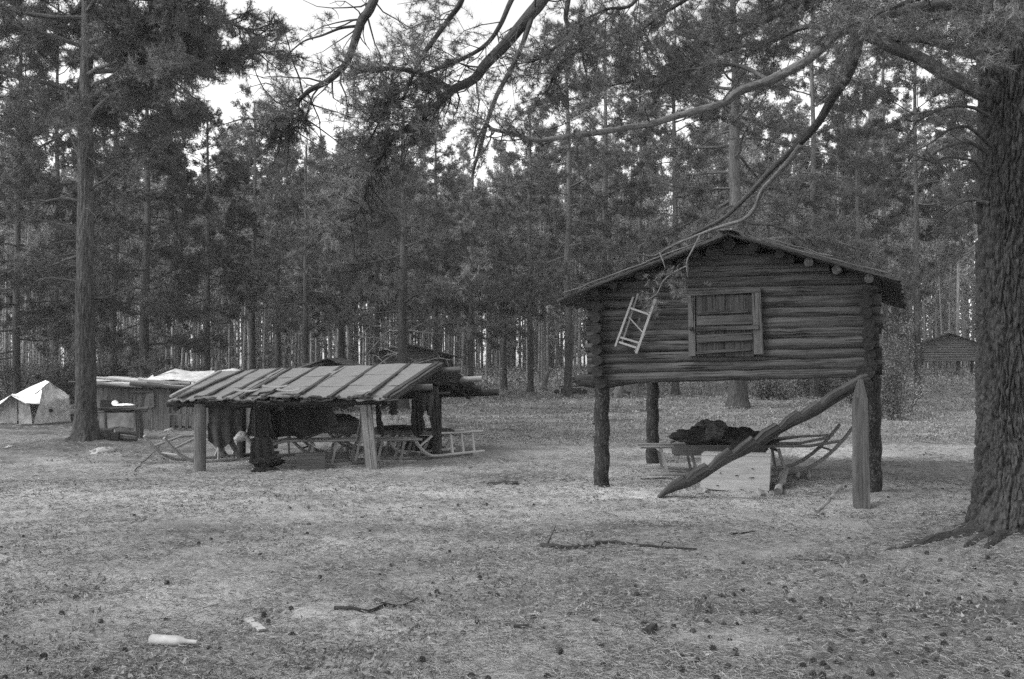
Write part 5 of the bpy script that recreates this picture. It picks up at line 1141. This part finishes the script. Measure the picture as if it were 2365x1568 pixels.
def stump(px, Y, r_, h, label, seed):
    b = on(X(px, Y), Y); th = thing('tree_stump', b, label, 'stump', 'stumps at the forest edge'); tm, at = trunk_mb(b, h, r_, (.1, 0), 20, 16, 1.2, .2, seed, .3, .02); part(tm, 'trunk', bark(.11, 'stump_bark'), th)
    rg = np.random.default_rng(seed)
    for k in range(6):
        a = rg.random()*6.28; mb = MB(); p = curve(b+[cos(a)*r_*.5, sin(a)*r_*.5, h*rg.uniform(.3, .9)], [cos(a), sin(a), rg.uniform(-.4, .7)], rg.uniform(.4, .9), 5, -.15, .25, rg); mb.tube(p, np.linspace(.07, .02, len(p)), 7, 0, None, .3, seed); part(mb, 'root', bark(.11, 'stump_bark'), th)
stump(1425, 46, .22, .5, 'gnarled stump with splayed roots behind the left post of the storehouse', 3); stump(1462, 47, .18, .4, 'smaller dark stump just right of the gnarled one', 4); stump(1250, 56, .2, .3, 'low stump near the left end of the low cart', 5)

# ------------------------------------------------------------------ bushes
def bush(px, Y, h, w, n, tone, label, seed, leaf=.03, name='bush', cat='bush', grp='bushes at the edge of the forest'):
    rg = np.random.default_rng(seed); b = on(X(px, Y), Y); th = thing(name, b, label, cat, grp); T = Tree(seed)
    mb = MB(); C = []
    for k in range(int(10+w*8)):
        a = rg.random()*6.28; r0 = rg.random()*w*.35; p0 = b+[cos(a)*r0, sin(a)*r0, -.03]; p = curve(p0, [cos(a)*.35*w/h, sin(a)*.35*w/h, 1], h*rg.uniform(.5, 1.0), 6, -.01, .10, rg); mb.tube(p, np.linspace(.014, .004, 7), 4, caps=False)
        for j in range(5): q = curve(p[rg.integers(1, 7)], rg.normal(0, 1, 3)+[0, 0, .5], w*.25, 3, 0, .2, rg); mb.tube(q, .004, 3, caps=False); C.append(q)
        C.append(p[2:])
    part(mb, 'stems', BARK, th); A = np.vstack(C); c = A[rg.integers(0, len(A), n)] + rg.normal(0, .10, (n, 3)); c = c[c[:, 2] > b[2]+.02]; n = len(c)
    d = nrm(rg.normal(0, 1, (n, 3))); e = nrm(np.cross(d, rg.normal(0, 1, (n, 3)))); s = leaf*(.6+.8*rg.random((n, 1)))
    V = np.stack([c-e*s*.5, c+d*s*.7, c+e*s*.5, c-d*s*.7], 1).reshape(-1, 3); tris_obj('leaves', V, np.arange(4*n).reshape(-1, 4), foliage_mat(tone, 'bush_leaves_%d' % int(tone*100)), th, loc=b)
for i, (px, Y, h, w, n, tone, lab) in enumerate([(2058, 30, 3.1, 1.1, 8000, .16, 'tall light leafy bush beside the right corner of the storehouse'), (1990, 40, 1.6, 1.6, 4000, .12, 'low leafy bush seen between the prop post and the corner post'),
    (18, 36, 2.6, 2.0, 9000, .15, 'wide leafy bush behind the tent at the far left'), (75, 38, 2.3, 2.2, 9000, .12, 'leafy bush behind the peak of the tent'), (140, 40, 2.6, 2.0, 8000, .11, 'leafy bush between the tent and the thick pine'),
    (270, 42, 2.4, 2.4, 8000, .12, 'leafy bush behind the left end of the shack'), (1870, 46, 1.5, 2.2, 5000, .12, 'dark thicket under the right half of the storehouse'), (1950, 50, 2.0, 2.4, 5000, .12, 'dark thicket behind the prop post'),
    (2060, 33, 1.6, 1.5, 5000, .18, 'low leafy bush at the foot of the tall light one'), (1790, 44, 1.1, 2.0, 4000, .12, 'low thicket right of the split pine base behind the storehouse'), (2035, 52, 2.4, 2.0, 5000, .11, 'thicket far behind the tall light bush')]):
    bush(px, Y, h, w, n, tone, lab, 60+i, leaf=.035 if Y < 40 else .06)

# ------------------------------------------------------------------ things lying on the ground
a = G(348, 1490); b = G(456, 1496)
mb = MB(); d = b-a; dz = np.array([0, 0, .034]); mb.tube([a+dz, a+d*.02+dz, a+d*.6+dz, a+d*.68+dz, a+d*.74+dz, a+d*.98+dz, a+d+dz], [.02, .036, .036, .030, .017, .015, .013], 14, squash=(1, .95)); solo(mb, 'white_bottle', plain('white_plastic', .27, .5), a, 'white plastic bottle lying on its side in the left foreground', 'bottle')
a = G(572, 1432); b = G(606, 1460); mb = MB(); mb.plank(a+[0, 0, .012], b+[0, 0, .015], .055, .012, side=(1, -.3, 0), jit=.15, nseg=5); solo(mb, 'wood_chip', wood(.34, .2, 'fresh_wood'), a, 'pale oval wood chip right of the white bottle', 'wood chip')
def twig(pts, r_, tone, label, name='stick', cat='stick', branchy=0, seed=0):
    w = np.array([G(*q) for q in pts]); u = np.linspace(0, len(w)-1, len(w)*5); p = np.stack([np.interp(u, range(len(w)), w[:, k]) for k in range(3)], -1); p[:, 2] = gh(p[:, 0], p[:, 1])+r_*.8; rg = np.random.default_rng(seed)
    p[1:-1, :2] += rg.normal(0, r_*.5, (len(p)-2, 2)); mb = MB(); mb.tube(p, np.linspace(r_, r_*.45, len(p)), 8, 0, None, .35, seed)
    for k in range(branchy):
        j = rg.integers(2, len(p)-2); q = curve(p[j], [rg.normal(), rg.normal(), .25], .12+.15*rg.random(), 4, -.05, .2, rg); mb.tube(q, np.linspace(r_*.45, r_*.15, 5), 5)
    solo(mb, name, tone, w[0], label, cat)
twig([(772, 1408), (850, 1416), (890, 1400), (925, 1404), (965, 1384)], .014, WOODD, 'dark crooked stick lying in the middle foreground', branchy=3, seed=1)
twig([(872, 1394), (905, 1397)], .007, WOODD, 'short dark twig touching the middle of the crooked stick', 'twig', 'twig', 0, 2)
twig([(535, 1443), (560, 1440)], .007, WOODP, 'short twig left of the oval wood chip', 'twig', 'twig', 1, 3)
twig([(640, 1480), (690, 1495), (745, 1470)], .005, WOODL, 'thin pale curved twig right of the oval wood chip', 'twig', 'twig', 2, 4)
twig([(700, 1460), (770, 1452)], .006, WOODL, 'thin pale forked twig above the thin curved one', 'twig', 'twig', 3, 5)
twig([(468, 1405), (492, 1398)], .004, WOODL, 'tiny pale twig above and right of the white bottle', 'twig', 'twig', 0, 6)
twig([(940, 1470), (962, 1440)], .006, WOODL, 'straight pale twig below the right end of the crooked stick', 'twig', 'twig', 0, 7)
twig([(350, 1512), (385, 1514)], .006, WOODL, 'pale sliver of wood just below the white bottle', 'twig', 'twig', 0, 8)
twig([(352, 1535), (365, 1556)], .006, WOODL, 'pale upright-looking twig at the bottom edge below the bottle', 'twig', 'twig', 0, 9)
twig([(1250, 1262), (1300, 1268), (1345, 1266), (1385, 1262)], .022, WOODD, 'dark bare root hump breaking the ground in the centre', 'exposed_root', 'root', 2, 10)
twig([(1375, 1256), (1420, 1254), (1470, 1262), (1540, 1268), (1610, 1271)], .017, WOODD, 'long thin root running right from the dark root hump', 'exposed_root', 'root', 1, 11)
twig([(1688, 1235), (1745, 1228)], .010, WOODD, 'short dark stick on the ground below the prop post', branchy=0, seed=12)
twig([(1820, 1291), (1880, 1294), (1925, 1296), (1945, 1312)], .010, WOODP, 'thin bent grey stick left of the huge trunk', branchy=1, seed=13)
twig([(1638, 1426), (1690, 1417)], .007, WOODL, 'thin pale stick in the right foreground', branchy=0, seed=14)
twig([(2120, 1490), (2150, 1500), (2175, 1520)], .006, WOODL, 'thin pale twig near the bottom right corner', 'twig', 'twig', 1, 15)
a = G(1126, 1121); b = G(1196, 1119); mb = MB(); mb.plank(a+[0, 0, .02], b+[0, 0, .03], .10, .025, side=(0, 1, .2), jit=.1, nseg=4, warp=.004); solo(mb, 'dark_board', WOODD, a, 'short dark board lying between the shelter and the storehouse', 'board')
a = G(1186, 1452); b = G(1222, 1450); mb = MB(); mb.plank(a+[0, 0, .012], b+[0, 0, .014], .035, .02, side=(0, 1, 0), jit=.12, nseg=3); solo(mb, 'bark_piece', WOODD, a, 'small dark bark strip in the centre foreground', 'bark')
a = G(1495, 1465); b = G(1510, 1452); mb = MB(); mb.plank(a+[0, 0, .02], b+[0, 0, .02], .06, .03, side=(1, 0, .2), jit=.12, nseg=3); solo(mb, 'bark_piece', WOODD, a, 'dark chunky bark piece in the right foreground', 'bark')
for (px, py, lab, s) in ((1635, 1513, 'small white scrap on the ground in the lower right part', .016),):
    g = G(px, py); solo(blob(g+[0, 0, .003], (s*1.4, s, s*.5), int(px), .3), 'paper_scrap', plain('paper', .4), g, lab, 'scrap')

# ------------------------------------------------------------------ the wood beyond, too many stems to count
def distant_wood():
    rg = np.random.default_rng(55); mb = MB(); T = Tree(56); n = 1100
    for k in range(n):
        y = math.sqrt(92**2+(170**2-92**2)*rg.random()); x = (rg.random()*2-1)*.58*y; px = 1182+x/y*2299; H = rg.uniform(.8, 1.05)*(1.75+(835-max(np.interp(px, SKX, SKY), 470))/2299*y); z0 = g1(x, y)-.3
        lx = rg.normal(0, .35); q_ = rg.uniform(.6, 1.3); p = np.array([[x, y, z0], [x+lx*.5+rg.normal(0, .12), y, z0+H*.5], [x+lx, y, z0+H]]); mb.tube(p, [.14*q_, .10*q_, .03], 5, caps=False)
        m = 34; lowf = (.12 if rg.random() < .5 + .3*(px > 1150) else .42); c = np.stack([x+rg.normal(0, .9, m), y+rg.normal(0, .9, m), z0+H*rg.uniform(lowf, 1.0, m)], -1); T.C.append(c); T.D.append(nrm(rg.normal(0, 1, (m, 3))))
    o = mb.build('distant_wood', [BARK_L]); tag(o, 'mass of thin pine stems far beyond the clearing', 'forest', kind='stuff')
    V, Q = T.leaves(.6, .55, 9, .16); o = tris_obj('distant_canopy', V, Q, FOL_F); tag(o, 'mass of far wood foliage with haze painted into its colour', 'forest', kind='stuff')
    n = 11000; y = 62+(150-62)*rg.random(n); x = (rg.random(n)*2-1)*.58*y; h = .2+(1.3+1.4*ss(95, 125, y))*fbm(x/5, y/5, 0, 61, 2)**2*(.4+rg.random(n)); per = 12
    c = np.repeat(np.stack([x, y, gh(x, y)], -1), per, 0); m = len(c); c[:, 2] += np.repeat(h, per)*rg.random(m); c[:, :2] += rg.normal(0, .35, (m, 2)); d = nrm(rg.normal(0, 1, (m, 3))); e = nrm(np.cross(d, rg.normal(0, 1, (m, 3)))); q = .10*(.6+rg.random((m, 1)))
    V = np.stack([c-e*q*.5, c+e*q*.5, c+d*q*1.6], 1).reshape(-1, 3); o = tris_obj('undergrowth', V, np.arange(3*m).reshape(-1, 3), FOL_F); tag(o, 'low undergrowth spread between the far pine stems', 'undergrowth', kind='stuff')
distant_wood()

# ------------------------------------------------------------------ thin air haze over the whole clearing and forest
def haze():
    x0, x1, y0, y1, z0, z1 = -420, 420, -60, 560, -6.5, 30
    V = [(x, y, z) for x in (x0, x1) for y in (y0, y1) for z in (z0, z1)]
    me = bpy.data.meshes.new('haze'); me.from_pydata(V, [], [(0, 1, 3, 2), (4, 6, 7, 5), (0, 4, 5, 1), (2, 3, 7, 6), (0, 2, 6, 4), (1, 5, 7, 3)]); me.update()
    m = bpy.data.materials.new('air'); m.use_nodes = True; n = m.node_tree.nodes; n.clear()
    v = n.new('ShaderNodeVolumePrincipled'); v.inputs['Color'].default_value = (.9, .9, .9, 1); v.inputs['Density'].default_value = .0007; v.inputs['Anisotropy'].default_value = .2
    o = n.new('ShaderNodeOutputMaterial'); m.node_tree.links.new(v.outputs[0], o.inputs['Volume']); me.materials.append(m)
    h = bpy.data.objects.new('haze', me); COL.objects.link(h); tag(h, 'thin haze hanging in the far forest', 'haze', kind='stuff')
haze()
